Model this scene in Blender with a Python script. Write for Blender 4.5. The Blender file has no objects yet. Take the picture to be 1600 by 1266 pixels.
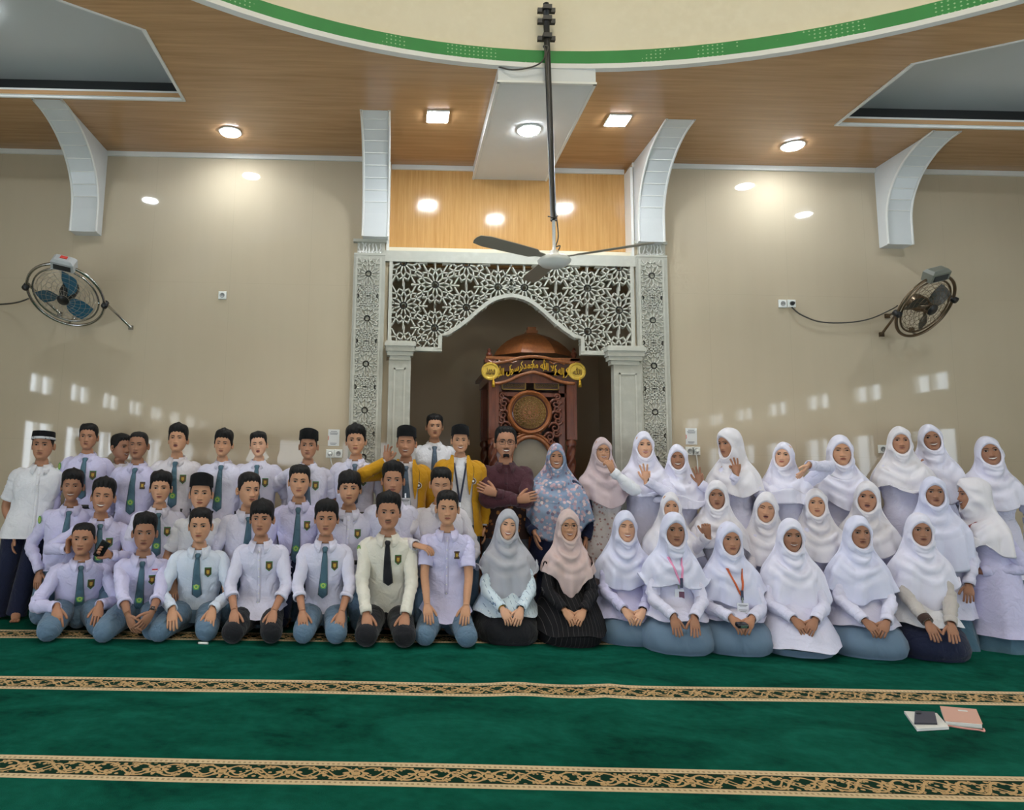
import bpy, bmesh, math, random
import numpy as np
from mathutils import Vector, Matrix
from mathutils.bvhtree import BVHTree
PI = math.pi
random.seed(7); RNG = np.random.RandomState(7)
COL = bpy.context.scene.collection
SC = bpy.context.scene

# ------------------------------------------------------------------ camera
FPX, PX, PY = 1100.0, 622.0, 599.0          # focal length and principal point of the cropped photo (1600 x 1266)
PITCH, ROLL, CAMH = math.atan(143/1100), math.atan(.0225), 1.335
vF = np.array([0, math.cos(PITCH), math.sin(PITCH)]); _R0 = np.array([1., 0, 0]); _U0 = np.cross(_R0, vF)
vR = math.cos(ROLL)*_R0 + math.sin(ROLL)*_U0
vU = -math.sin(ROLL)*_R0 + math.cos(ROLL)*_U0
CAM = np.array([0, 0, CAMH])
def _ray(x, y): return vF + (x-PX)/FPX*vR - (y-PY)/FPX*vU
def atY(x, y, Y): r = _ray(x, y); return CAM + r*(Y/r[1])
def atZ(x, y, z): r = _ray(x, y); return CAM + r*((z-CAMH)/r[2])
def atX(x, y, X): r = _ray(x, y); return CAM + r*(X/r[0])
cd = bpy.data.cameras.new('camera'); co = bpy.data.objects.new('camera', cd); COL.objects.link(co)
cd.sensor_fit = 'HORIZONTAL'; cd.sensor_width = 36; cd.lens = 36*FPX/1600
cd.shift_x = (800-PX)/1600; cd.shift_y = -(633-PY)/1600; cd.clip_end = 200
co.matrix_world = Matrix(((vR[0], vU[0], -vF[0], 0), (vR[1], vU[1], -vF[1], 0), (vR[2], vU[2], -vF[2], CAMH), (0, 0, 0, 1)))
SC.camera = co

# ------------------------------------------------------------------ world, exposure
SC.view_settings.view_transform = 'Standard'; SC.view_settings.look = 'None'
SC.view_settings.gamma = 1; SC.view_settings.use_curve_mapping = False
SC.view_settings.exposure = 0.68
W = bpy.data.worlds.new('sky'); SC.world = W; W.use_nodes = True
W.node_tree.nodes['Background'].inputs[0].default_value = (.8, .9, 1, 1)
W.node_tree.nodes['Background'].inputs[1].default_value = 1.0
DAYLIGHT, WINDOW_BACK, LAMP, DOME = 7.0, 2.4, 108.0, 7.0     # strengths: side windows, unseen rear doors, ceiling lamps, added dome skylight

# ------------------------------------------------------------------ helpers
def s2l(c):
    return tuple((v/12.92 if v <= .04045 else ((v+.055)/1.055)**2.4) for v in [x/255 for x in c])
class NT:
    """small helper to write node trees"""
    def __init__(s, name):
        s.m = bpy.data.materials.new(name); s.m.use_nodes = True; s.t = s.m.node_tree; s.n = s.t.nodes
        s.b = s.n['Principled BSDF']
    def new(s, kind, **kw):
        n = s.n.new(kind)
        for k, v in kw.items(): setattr(n, k, v)
        return n
    def set(s, sock, v):
        if hasattr(v, 'is_output') or isinstance(v, bpy.types.NodeSocket): s.t.links.new(v, sock)
        elif isinstance(v, (tuple, list)) and len(v) == 3 and sock.type == 'RGBA': sock.default_value = (*v, 1)
        else: sock.default_value = v
    def M(s, op, a, b=0.0, c=0.0):
        n = s.new('ShaderNodeMath', operation=op)
        for i, v in enumerate((a, b, c)): s.set(n.inputs[i], v)
        return n.outputs[0]
    def mix(s, f, a, b):
        n = s.new('ShaderNodeMix', data_type='RGBA'); s.set(n.inputs[0], f); s.set(n.inputs[6], a); s.set(n.inputs[7], b); return n.outputs[2]
    def coord(s, which='Object', scale=(1, 1, 1)):
        c = s.new('ShaderNodeTexCoord'); m = s.new('ShaderNodeMapping'); s.set(m.inputs[0], c.outputs[which]); m.inputs[3].default_value = scale; return m.outputs[0]
    def noise(s, scale=5, detail=3, vec=None, rough=.5, dist=0):
        n = s.new('ShaderNodeTexNoise'); n.inputs['Scale'].default_value = scale; n.inputs['Detail'].default_value = detail
        n.inputs['Roughness'].default_value = rough; n.inputs['Distortion'].default_value = dist
        if vec is not None: s.set(n.inputs['Vector'], vec)
        return n.outputs[0]
    def ramp(s, f, stops):
        r = s.new('ShaderNodeValToRGB'); s.set(r.inputs[0], f); e = r.color_ramp.elements
        while len(e) < len(stops): e.new(.5)
        for i, (p, c) in enumerate(stops): e[i].position = p; e[i].color = (*c, 1)
        return r.outputs[0]
    def bump(s, h, strength=.3, dist=.01):
        n = s.new('ShaderNodeBump'); n.inputs['Strength'].default_value = strength; n.inputs['Distance'].default_value = dist
        s.set(n.inputs['Height'], h); s.t.links.new(n.outputs[0], s.b.inputs['Normal']); return n
    def out(s, color=None, rough=None, spec=None, metal=None, coat=None, sheen=None, emit=None):
        i = s.b.inputs
        if color is not None: s.set(i['Base Color'], color)
        if rough is not None: s.set(i['Roughness'], rough)
        if spec is not None: i['Specular IOR Level'].default_value = spec
        if metal is not None: i['Metallic'].default_value = metal
        if coat is not None: i['Coat Weight'].default_value = coat; i['Coat Roughness'].default_value = .08
        if sheen is not None: i['Sheen Weight'].default_value = sheen
        if emit is not None: s.set(i['Emission Color'], emit[0]); i['Emission Strength'].default_value = emit[1]
        return s.m
_MC = {}
def plain(name, rgb, rough=.5, var=.06, scale=8, bump=0, bscale=60, **kw):
    """one colour with a little mottling and, if asked, fine relief"""
    key = (name, rgb, rough, var, bump)
    if key in _MC: return _MC[key]
    k = NT(name); c = s2l(rgb); v = k.coord()
    f = k.noise(scale, 3, v)
    a = tuple(max(0, x*(1-var)) for x in c); b = tuple(min(1, x*(1+var)) for x in c)
    if bump: k.bump(k.noise(bscale, 4, v), bump, .004)
    _MC[key] = k.out(k.mix(f, a, b), rough, **kw); return _MC[key]
def cloth(name, rgb, rough=.85, weave=.25, var=.05, sheen=.15, crease=.2, soft=False):
    key = ('cloth', name, rgb)
    if key in _MC: return _MC[key]
    k = NT(name); c = s2l(rgb); v = k.coord()
    f = k.noise(5, 4, v)
    if soft: v = k.coord('Object', (1, 1, .45))
    n1 = k.noise(7, 2, v, .5, .9); n3 = k.noise(15, 2, v, .5, 1.2); n2 = k.noise(260, 2, v)
    rid = lambda n: k.M('ABSOLUTE', k.M('MULTIPLY_ADD', n, 2, -1))
    h = k.M('ADD', k.M('ADD', k.M('MULTIPLY', n1 if soft else rid(n1), crease*(4 if soft else 3.2)), k.M('MULTIPLY', rid(n3), crease*(.25 if soft else 1.1))), k.M('MULTIPLY', n2, weave*.08))
    k.bump(h, .75, .022)
    _MC[key] = k.out(k.mix(f, tuple(x*(1-var) for x in c), tuple(min(1, x*(1+var)) for x in c)), rough, sheen=sheen, spec=.25); return _MC[key]
def glow(name, rgb, strength):
    k = NT(name); return k.out(s2l(rgb), .4, emit=(s2l(rgb), strength))

class MB:
    """collects vertices and faces (with a material slot each) for ONE mesh"""
    def __init__(s): s.v = []; s.f = []; s.m = []; s.n = 0; s.uv = None
    def add(s, V, F, mi=0):
        V = np.asarray(V, float).reshape(-1, 3); o = s.n
        s.v.append(V); s.n += len(V)
        s.f += [tuple(int(i)+o for i in f) for f in F]
        s.m += [mi]*len(F) if np.isscalar(mi) else list(mi)
        return o
    def grid(s, P, cu=False, cv=False, mi=0, flip=False):
        P = np.asarray(P, float); nu, nv = P.shape[:2]; F = []
        for i in range(nu if cu else nu-1):
            a = i*nv; b = ((i+1) % nu)*nv
            for j in range(nv if cv else nv-1):
                k = (j+1) % nv
                q = (a+j, b+j, b+k, a+k)
                F.append(q[::-1] if flip else q)
        return s.add(P.reshape(-1, 3), F, mi)
    def loft(s, R, mi=0, cap=(True, True), flip=False):
        """R: rings x points x 3, closed rings"""
        R = np.asarray(R, float); o = s.grid(R, False, True, mi, flip); n = R.shape[1]
        c0 = tuple(range(o, o+n)); c1 = tuple(range(o+(R.shape[0]-1)*n, o+R.shape[0]*n))
        if cap[0]: s.f.append(c0 if flip else c0[::-1]); s.m.append(mi if np.isscalar(mi) else 0)
        if cap[1]: s.f.append(c1[::-1] if flip else c1); s.m.append(mi if np.isscalar(mi) else 0)
        return o
    def box(s, lo, hi, mi=0):
        x0, y0, z0 = lo; x1, y1, z1 = hi
        V = [(x0,y0,z0),(x1,y0,z0),(x1,y1,z0),(x0,y1,z0),(x0,y0,z1),(x1,y0,z1),(x1,y1,z1),(x0,y1,z1)]
        return s.add(V, [(0,3,2,1),(4,5,6,7),(0,1,5,4),(1,2,6,5),(2,3,7,6),(3,0,4,7)], mi)
    def obox(s, c, ex, ey, ez, mi=0):
        c = np.array(c, float); ex, ey, ez = (np.array(e, float) for e in (ex, ey, ez)); V = []
        for k in (-1, 1):
            for i, j in ((-1,-1),(1,-1),(1,1),(-1,1)): V.append(c+i*ex+j*ey+k*ez)
        return s.add(V, [(0,3,2,1),(4,5,6,7),(0,1,5,4),(1,2,6,5),(2,3,7,6),(3,0,4,7)], mi)
    def tube(s, P, r, n=10, mi=0, cap=(True, True), up=(0, 0, 1), ell=None):
        s.loft(tube_rings(P, r, n, up, ell), mi, cap)
    def rtube(s, P, r, n=14, mi=0, end=True, start=False, flat=1.0):
        """tube with a rounded end"""
        P = np.asarray(P, float); r = np.broadcast_to(np.asarray(r, float), (len(P),)); P, r = list(P), list(r)
        if end:
            T = nrm(P[-1]-P[-2]); e, re = P[-1], r[-1]
            for a in (.3, .6, .85, 1.08, 1.28, 1.45, 1.56): P.append(e+T*re*math.sin(a)*flat); r.append(re*math.cos(a))
        if start:
            T = nrm(P[0]-P[1]); e, re = P[0], r[0]
            for a in (.5, 1.0, 1.4): P.insert(0, e+T*re*math.sin(a)*flat); r.insert(0, re*math.cos(a))
        s.loft(tube_rings(P, r, n), mi)
    def lathe(s, prof, n=24, c=(0, 0, 0), axis='z', mi=0, cap=(True, True)):
        prof = np.array(prof, float); a = np.arange(n)*2*PI/n; R = []
        for r, h in prof:
            if axis == 'z': R.append(np.c_[c[0]+r*np.cos(a), c[1]+r*np.sin(a), np.full(n, c[2]+h)])
            else: R.append(np.c_[c[0]+r*np.cos(a), np.full(n, c[1]+h), c[2]-r*np.sin(a)])
        s.loft(R, mi, cap, flip=False)
    def prism(s, poly, y0, y1, mi=0):
        """polygon in x,z extruded along y"""
        n = len(poly); V = [(p[0], y0, p[1]) for p in poly]+[(p[0], y1, p[1]) for p in poly]
        F = [tuple(range(n)), tuple(range(2*n-1, n-1, -1))]+[(i, n+i, n+(i+1) % n, (i+1) % n) for i in range(n)]
        return s.add(V, F, mi)
    def verts(s): return np.concatenate(s.v) if s.v else np.zeros((0, 3))
    def build(s, name, mats, parent=None, smooth=True, loc=None, fixn=False, angle=None, **props):
        me = bpy.data.meshes.new(name); V = s.verts()
        me.from_pydata(V.tolist(), [], s.f)
        if not isinstance(mats, (list, tuple)): mats = [mats]
        for m in mats: me.materials.append(m)
        if len(mats) > 1: me.polygons.foreach_set('material_index', np.array(s.m, dtype=np.int32))
        if fixn:
            bm = bmesh.new(); bm.from_mesh(me); bmesh.ops.recalc_face_normals(bm, faces=bm.faces); bm.to_mesh(me); bm.free()
        me.polygons.foreach_set('use_smooth', np.full(len(me.polygons), bool(smooth)))
        if smooth and angle is not None:
            me.set_sharp_from_angle(angle=math.radians(angle))
        if s.uv is not None:
            l = me.uv_layers.new(name='UVMap'); li = np.zeros(len(me.loops), dtype=np.int32); me.loops.foreach_get('vertex_index', li)
            l.data.foreach_set('uv', np.asarray(s.uv, float)[li].ravel())
        me.update()
        o = bpy.data.objects.new(name, me); COL.objects.link(o)
        if parent is not None: o.parent = parent
        if loc is not None: o.location = loc
        for k, v in props.items(): o[k] = v
        return o
def nrm(v): v = np.asarray(v, float); return v/(np.linalg.norm(v)+1e-12)
def cr(P, n, closed=False):
    """Catmull-Rom through the rows of P (any trailing shape), n samples"""
    P = np.asarray(P, float); m = len(P)
    t = np.linspace(0, m-1, n); i = np.minimum(t.astype(int), m-2); f = (t-i).reshape(-1, *([1]*(P.ndim-1)))
    a = P[np.maximum(i-1, 0)]; b = P[i]; c = P[i+1]; d = P[np.minimum(i+2, m-1)]
    return .5*((2*b)+(c-a)*f+(2*a-5*b+4*c-d)*f**2+(3*b-a-3*c+d)*f**3)
def tube_rings(P, r, n=10, up=(0, 0, 1), ell=None):
    P = np.asarray(P, float); m = len(P); r = np.broadcast_to(np.asarray(r, float), (m,))
    T = np.gradient(P, axis=0); T /= np.linalg.norm(T, axis=1)[:, None]+1e-12
    u = np.array(up, float); u = u-T[0]*(u@T[0])
    if np.linalg.norm(u) < 1e-4: u = np.array([1., 0, 0]); u = u-T[0]*(u@T[0])
    u = nrm(u); a = np.arange(n)*2*PI/n; R = []
    e = np.ones(m) if ell is None else np.broadcast_to(np.asarray(ell, float), (m,))   # height / width along up
    for i in range(m):
        u = nrm(u-T[i]*(u@T[i])); w = np.cross(T[i], u)
        R.append(P[i]+r[i]*(np.cos(a)[:, None]*w+np.sin(a)[:, None]*u*e[i]))
    return np.array(R)
def empty(name, loc, label=None, cat=None, group=None, rz=0):
    o = bpy.data.objects.new(name, None); COL.objects.link(o); o.location = loc; o.rotation_euler = (0, 0, rz); o.empty_display_size = .1
    return tag(o, label, cat, group)
def tag(o, label=None, cat=None, group=None, kind=None):
    for k, v in (('label', label), ('category', cat), ('group', group), ('kind', kind)):
        if v: o[k] = v
    return o

# ------------------------------------------------------------------ room dimensions (metres, from the photo's perspective)
D = 6.87                    # front (qibla) wall
DW = 7.04                   # recessed wooden panel above the niche
HC = 4.56                   # ceiling height
XL, XR, YB = -5.5, 7.8, -6.5
XM = 1.12                   # centre of the niche
NX0, NX1 = .10, 2.16        # niche opening
NZ = 3.50                   # bottom of the wooden panel, top of the arch panel
DN = 8.35                   # rear of the niche
def wx(px, py=400): return atY(px, py, D)[0]
# ------------------------------------------------------------------ materials of the room
def tile_wall():
    k = NT('glazed_wall_tile'); v = k.coord('Object')
    n = k.noise(.7, 3, v); n2 = k.noise(3, 4, k.coord('Object', (3, 3, .3)))
    c = k.mix(k.M('MULTIPLY_ADD', n, .6, k.M('MULTIPLY', n2, .25)), s2l((182, 167, 143)), s2l((204, 188, 163)))
    sep = k.new('ShaderNodeSeparateXYZ'); k.set(sep.inputs[0], v)
    jx = k.M('LESS_THAN', k.M('FRACT', k.M('DIVIDE', k.M('ADD', sep.outputs[0], .11), .8)), .005)
    jz = k.M('LESS_THAN', k.M('FRACT', k.M('DIVIDE', sep.outputs[2], 1.6)), .0022)
    j = k.M('MAXIMUM', jx, jz)
    c = k.mix(k.M('MULTIPLY', j, .12), c, s2l((120, 112, 98)))
    wave = k.noise(1.1, 2, k.coord('Object', (1, 1, .35)))
    k.bump(k.M('ADD', k.M('MULTIPLY', wave, .5), k.M('MULTIPLY', k.noise(7, 1, k.coord('Object', (1, 1, .15))), .02)), .05, .02)
    return k.out(c, .04, spec=.5)
def wood_ceiling(name, c0, c1, axis=(1.2, 22, 22), rough=.22, coat=.0, spec=.5):
    k = NT(name); v = k.coord('Object', axis)
    n = k.noise(1.6, 6, v, .6, .3); n2 = k.noise(9, 3, v)
    f = k.M('ADD', k.M('MULTIPLY', n, .75), k.M('MULTIPLY', n2, .3))
    c = k.ramp(f, [(.32, s2l(c0)), (.5, tuple((a+b)/2 for a, b in zip(s2l(c0), s2l(c1)))), (.68, s2l(c1))])
    return k.out(c, rough, coat=coat, spec=spec)
def wood_planks():
    k = NT('pvc_wood_ceiling'); v = k.coord('Object', (1.0, 20, 20)); n = k.noise(1.4, 6, v, .6, .2)
    c = k.ramp(n, [(.3, s2l((170, 127, 86))), (.7, s2l((198, 154, 108)))])
    sep = k.new('ShaderNodeSeparateXYZ'); k.set(sep.inputs[0], k.coord('Object'))
    pl = k.M('DIVIDE', sep.outputs[1], .25)
    w = k.new('ShaderNodeTexWhiteNoise', noise_dimensions='1D'); k.set(w.inputs['W'], k.M('FLOOR', pl))
    c = k.mix(k.M('MULTIPLY', w.outputs[0], .16), c, s2l((150, 110, 74)))
    k.bump(k.M('GREATER_THAN', k.M('FRACT', pl), .02), .15, .003)
    return k.out(c, .2, spec=.45)
def plaster(name, rgb, dirt, amount=.35, rough=.8):
    k = NT(name); v = k.coord(); a = k.noise(2.2, 5, v, .62); b = k.noise(14, 4, v)
    f = k.M('MULTIPLY', k.M('SMOOTH_MIN', a, b, .2), amount*2)
    k.bump(b, .25, .004)
    return k.out(k.mix(f, s2l(rgb), s2l(dirt)), rough)
M_TILE = tile_wall()
M_CEIL = wood_planks()
M_ORANGE = wood_ceiling('bamboo_wall_panel', (184, 134, 78), (210, 163, 104), (30, 30, .9), .12)
M_WHITE = plain('white_pvc', (216, 217, 216), .25, .03)
M_TRIM = plain('white_trim', (226, 224, 218), .35, .03)
M_TRAY = plain('grey_white_panel', (196, 198, 196), .3, .03, 2)
M_CREAM = plaster('cream_plaster', (232, 222, 198), (206, 192, 160), .35)
def green_band():
    k = NT('green_band_paint'); v = k.coord('UV'); sep = k.new('ShaderNodeSeparateXYZ'); k.set(sep.inputs[0], v)
    u = k.M('SUBTRACT', k.M('FRACT', k.M('DIVIDE', sep.outputs[0], .035)), .5)
    w = k.M('SUBTRACT', k.M('FRACT', k.M('MULTIPLY', sep.outputs[1], 4)), .5)
    d = k.M('LESS_THAN', k.M('ADD', k.M('ABSOLUTE', k.M('MULTIPLY', u, 1)), k.M('ABSOLUTE', w)), .22)
    wear = k.M('GREATER_THAN', k.noise(2.2, 4, k.coord()), .56)
    return k.out(k.mix(k.M('MULTIPLY', d, wear), k.mix(k.noise(4, 3, k.coord()), s2l((22, 116, 46)), s2l((38, 142, 62))), s2l((150, 190, 140))), .5)
M_GREEN = green_band()
M_STONE = plaster('cast_stone', (206, 204, 192), (164, 160, 146), .45)
M_STONE_D = plaster('cast_stone_weathered', (196, 194, 182), (146, 142, 128), .5)
M_NICHE = NT('dark_glazed_tile')
M_NICHE = M_NICHE.out(M_NICHE.mix(M_NICHE.noise(1.2, 3, M_NICHE.coord()), s2l((176, 154, 128)), s2l((196, 174, 148))), .09, spec=.55)
M_LAMP = glow('lamp_glass', (238, 248, 255), LAMP)
M_PLASTIC = plain('white_plastic', (232, 232, 226), .35, .02)
M_BLACK = plain('black_paint', (22, 22, 24), .4, .1)
M_DARK = plain('dark_plate_and_cove_shade', (40, 42, 42), .6, .1)
def carpet_mat():
    k = NT('green_carpet_pile'); v = k.coord()
    a = k.noise(1.3, 4, k.coord('Object', (1, 1.6, 1)), .6, 1.2); b = k.noise(240, 2, v); c2 = k.noise(14, 4, v, .6)
    f = k.M('ADD', k.M('MULTIPLY', a, .75), k.M('MULTIPLY', c2, .35))
    c = k.ramp(f, [(.36, s2l((2, 56, 44))), (.52, s2l((10, 84, 67))), (.68, s2l((20, 102, 84)))])
    c = k.mix(k.M('MULTIPLY', b, .4), c, s2l((0, 50, 36)))
    k.bump(k.M('ADD', k.M('MULTIPLY', b, .6), k.M('MULTIPLY', c2, .5)), .7, .012)
    return k.out(c, .95, spec=.05)
def stripe_mat():
    k = NT('woven_border_pattern'); v = k.coord('UV'); sep = k.new('ShaderNodeSeparateXYZ'); k.set(sep.inputs[0], v)
    u, t = sep.outputs[0], sep.outputs[1]
    d = k.M('SUBTRACT', t, .5); e = k.M('ABSOLUTE', d)
    P = .30
    uu = k.M('MULTIPLY', k.M('SUBTRACT', k.M('FRACT', k.M('DIVIDE', u, P)), .5), P)      # metres from motif centre
    dd = k.M('MULTIPLY', d, .21)
    def flower(cx, cy, rad, pet):
        x = k.M('SUBTRACT', uu, cx); y = k.M('SUBTRACT', dd, cy)
        r = k.M('SQRT', k.M('ADD', k.M('MULTIPLY', x, x), k.M('MULTIPLY', k.M('MULTIPLY', y, y), 1.6)))
        an = k.M('ARCTAN2', y, x)
        lim = k.M('MULTIPLY_ADD', k.M('COSINE', k.M('MULTIPLY', an, pet)), rad*.25, rad)
        inside = k.M('LESS_THAN', r, lim)
        ring = k.M('GREATER_THAN', k.M('ABSOLUTE', k.M('SUBTRACT', r, rad*.52)), rad*.09)
        return k.M('MULTIPLY', inside, ring)
    m = flower(0, 0, .048, 8)
    for cx, cy in ((.1, .04), (-.1, -.04), (.1, -.042), (-.1, .042), (.15, 0), (-.15, 0)):
        m = k.M('MAXIMUM', m, flower(cx, cy, .019, 5))
    ph = k.M('MULTIPLY', u, 2*PI/P)
    for off, amp, mul in ((0, .05, 1), (PI, .05, 1), (PI/2, .03, 2)):
        vine = k.M('LESS_THAN', k.M('ABSOLUTE', k.M('SUBTRACT', dd, k.M('MULTIPLY', k.M('SINE', k.M('MULTIPLY_ADD', ph, mul, off)), amp))), .006)
        m = k.M('MAXIMUM', m, vine)
    vo = k.new('ShaderNodeTexVoronoi'); vo.inputs['Scale'].default_value = 30; k.set(vo.inputs['Vector'], k.coord('Object', (1, 1, 1)))
    m = k.M('MAXIMUM', m, k.M('LESS_THAN', vo.outputs['Distance'], .30))
    edge = k.M('GREATER_THAN', e, .30)
    dots = k.M('LESS_THAN', k.M('ABSOLUTE', k.M('SUBTRACT', e, .39)), .03)
    dots = k.M('MULTIPLY', dots, k.M('GREATER_THAN', k.M('SINE', k.M('MULTIPLY', u, 260)), .1))
    line = k.M('LESS_THAN', k.M('ABSOLUTE', k.M('SUBTRACT', e, .295)), .014)
    beige = k.mix(k.noise(60, 2, k.coord()), s2l((196, 170, 132)), s2l((220, 198, 162)))
    brown = k.mix(k.noise(90, 2, k.coord()), s2l((206, 176, 128)), s2l((176, 138, 96)))
    inner = k.mix(m, s2l((12, 46, 32)), brown)
    c = k.mix(edge, inner, k.mix(k.M('MULTIPLY', dots, .55), beige, s2l((92, 74, 44))))
    c = k.mix(line, c, s2l((40, 40, 24)))
    k.bump(k.M('ADD', k.noise(200, 2, k.coord()), m), .4, .004)
    return k.out(c, .95, spec=.1)
M_CARPET = carpet_mat(); M_STRIPE = stripe_mat()

# ------------------------------------------------------------------ shell
def slab(name, lo, hi, m, kind='structure', parent=None):
    b = MB(); b.box(lo, hi); return b.build(name, m, parent, smooth=False, kind=kind) if kind else b.build(name, m, parent, smooth=False)
slab('floor', (XL-.2, YB-.2, -.12), (XR+.2, DN+.2, -.012), plain('grey_floor_tile', (150, 146, 138), .3))
# front wall around the niche and the wooden recess
bx0, bx1 = wx(606, 300), wx(988, 300)
w = MB()
NW0, NW1 = wx(606, 470), wx(988, 470)                # wider opening behind the arch screen
w.box((XL-.2, D, -.01), (NX0, D+.16, 2.45)); w.box((NX1, D, -.01), (XR+.2, D+.16, 2.45))
w.box((XL-.2, D, 2.45), (NW0, D+.16, NZ)); w.box((NW1, D, 2.45), (XR+.2, D+.16, NZ))
w.box((XL-.2, D, NZ), (bx0, D+.16, HC+.1)); w.box((bx1, D, NZ), (XR+.2, D+.16, HC+.1))
w.build('wall_front', M_TILE, smooth=False, kind='structure')
slab('wall_front_panel', (bx0-.05, DW, NZ-.02), (bx1+.05, DW+.06, HC+.1), M_ORANGE)
slab('wall_niche_rear', (NX0-.6, DN, -.01), (NX1+.6, DN+.1, NZ+.1), M_NICHE)
slab('wall_niche_left', (NX0-.6, D+.16, -.01), (NX0-.24, DN, NZ+.1), M_NICHE)
slab('wall_niche_right', (NX1+.24, D+.16, -.01), (NX1+.6, DN, NZ+.1), M_NICHE)
slab('ceiling_niche', (NX0-.6, D+.02, NZ), (NX1+.6, DN+.1, NZ+.12), M_CREAM)

def wall_x(name, X0, X1, holes, m):
    """side wall with rectangular openings (y0,y1,z0,z1)"""
    b = MB(); ys = sorted({YB-.2, D+.16, *[h[0] for h in holes], *[h[1] for h in holes]}); zs = sorted({-.01, HC+.1, *[h[2] for h in holes], *[h[3] for h in holes]})
    for y0, y1 in zip(ys, ys[1:]):
        run = None
        for z0, z1 in zip(zs, zs[1:]):
            hole = any(h[0] <= (y0+y1)/2 <= h[1] and h[2] <= (z0+z1)/2 <= h[3] for h in holes)
            if not hole: b.box((X0, y0, z0), (X1, y1, z1))
    return b.build(name, m, smooth=False, kind='structure')
M_WALL2 = plain('painted_side_wall', (196, 188, 172), .5, .04, 2)
M_PANE = glow('daylit_pane', (232, 243, 255), DAYLIGHT)
M_PANE_R = glow('daylit_pane_shaded', (225, 238, 250), DAYLIGHT*.55)
M_PANE_B = glow('rear_fill_pane', (236, 244, 255), WINDOW_BACK)
winn = [0]
def window_x(X, s, y0, y1, z0, z1, m, bars=1):
    winn[0] += 1; r = empty('window_%d' % winn[0], (X, (y0+y1)/2, z0)); r['kind'] = 'structure'
    hy, hz = (y1-y0)/2, z1-z0
    b = MB(); b.box((s*.05-.004, -hy+.04, .04), (s*.05+.004, hy-.04, hz-.04)); b.build('pane', m, r, smooth=False)
    f = MB(); t = .045
    f.box((-.05, -hy, 0), (.05, -hy+t, hz)); f.box((-.05, hy-t, 0), (.05, hy, hz)); f.box((-.05, -hy+t, 0), (.05, hy-t, t)); f.box((-.05, -hy+t, hz-t), (.05, hy-t, hz))
    for i in range(bars):
        y = -hy+(i+1)*2*hy/(bars+1); f.box((-.045, y-.025, t), (.045, y+.025, hz-t))
    f.build('window_frame', M_TRIM, r, smooth=False)
LW = []; RW = []
for i in range(8):
    y = 3.3-i*1.32; LW.append((y-.75, y, 2.42, 2.78)); LW.append((y-.85, y+.05, .5 if i % 3 else .05, 2.05))
for i in range(7):
    y = 3.9-i*1.4; RW.append((y-.75, y, 2.68, 3.02)); RW.append((y-.85, y+.05, .5 if i % 3 else .05, 2.2))
wall_x('wall_left', XL-.2, XL, LW, M_WALL2); wall_x('wall_right', XR, XR+.2, RW, M_WALL2)
for h in LW: window_x(XL-.05, -1, *h, M_PANE)
for h in RW: window_x(XR+.05, 1, *h, M_PANE_R)
# rear wall (behind the camera): unseen glowing doors, added and sized to light people frontally
b = MB(); dx = [(-4.6, -2.6), (-1.6, .4), (1.4, 3.4), (4.4, 6.4)]; xs = [XL-.2]+[v for d in dx for v in d]+[XR+.2]
for i in range(0, len(xs), 2): b.box((xs[i], YB-.2, -.01), (xs[i+1], YB, HC+.1))
for d in dx: b.box((d[0], YB-.2, 2.3), (d[1], YB, HC+.1))
b.build('wall_rear', M_WALL2, smooth=False, kind='structure')
for i, d in enumerate(dx):
    r = empty('door_%d' % (i+1), ((d[0]+d[1])/2, YB-.1, 0)); r['kind'] = 'structure'; h = (d[1]-d[0])/2
    p = MB(); p.box((-h+.06, -.01, .06), (h-.06, .01, 2.24)); p.build('pane', M_PANE_B, r, smooth=False)
    f = MB(); f.box((-h, -.05, 0), (-h+.07, .05, 2.3)); f.box((h-.07, -.05, 0), (h, .05, 2.3)); f.box((-.05, -.05, .06), (.05, .05, 2.24)); f.box((-h+.07, -.05, 2.23), (h-.07, .05, 2.3)); f.box((-h+.07, -.05, 1.5), (h-.07, .05, 1.55))
    f.build('door_frame', M_TRIM, r, smooth=False)

# ceiling: one sheet with a round hole (dome) and two trays
DCX, DCY, DR = 1.197, .165, 5.05
trayL = [(-1.924, 5.83), (-1.924, 4.834), (-2.389, 4.531), (-4.3, 2.6), (-5.3, 2.6), (-5.3, 5.83)]
trayR = [(3.888, 6.0), (3.888, 5.04), (4.47, 4.715), (6.5, 2.6), (7.55, 2.6), (7.55, 6.0)]
DS = 128
circ = [(DCX+DR*math.cos(2*PI*i/DS), DCY+DR*math.sin(2*PI*i/DS)) for i in range(DS)]
bm = bmesh.new()
def loop(pts):
    v = [bm.verts.new((x, y, HC)) for x, y in pts]; return [bm.edges.new((v[i], v[(i+1) % len(v)])) for i in range(len(v))]
ed = loop([(XL-.2, YB-.2), (XR+.2, YB-.2), (XR+.2, DW+.1), (XL-.2, DW+.1)])+loop(circ)+loop(trayL)+loop(trayR)
bmesh.ops.triangle_fill(bm, use_beauty=True, use_dissolve=False, edges=ed)
def inside(p, poly):
    x, y = p; c = False; n = len(poly)
    for i in range(n):
        (x1, y1), (x2, y2) = poly[i], poly[i-1]
        if (y1 > y) != (y2 > y) and x < (x2-x1)*(y-y1)/(y2-y1)+x1: c = not c
    return c
for f in list(bm.faces):
    c = f.calc_center_median()
    if (c.x-DCX)**2+(c.y-DCY)**2 < (DR-.012)**2 or inside((c.x, c.y), trayL) or inside((c.x, c.y), trayR): bm.faces.remove(f)
for f in bm.faces:
    if f.normal.z > 0: f.normal_flip()
me = bpy.data.meshes.new('ceiling'); bm.to_mesh(me); bm.free(); me.materials.append(M_CEIL)
o = bpy.data.objects.new('ceiling', me); COL.objects.link(o); o['kind'] = 'structure'
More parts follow.
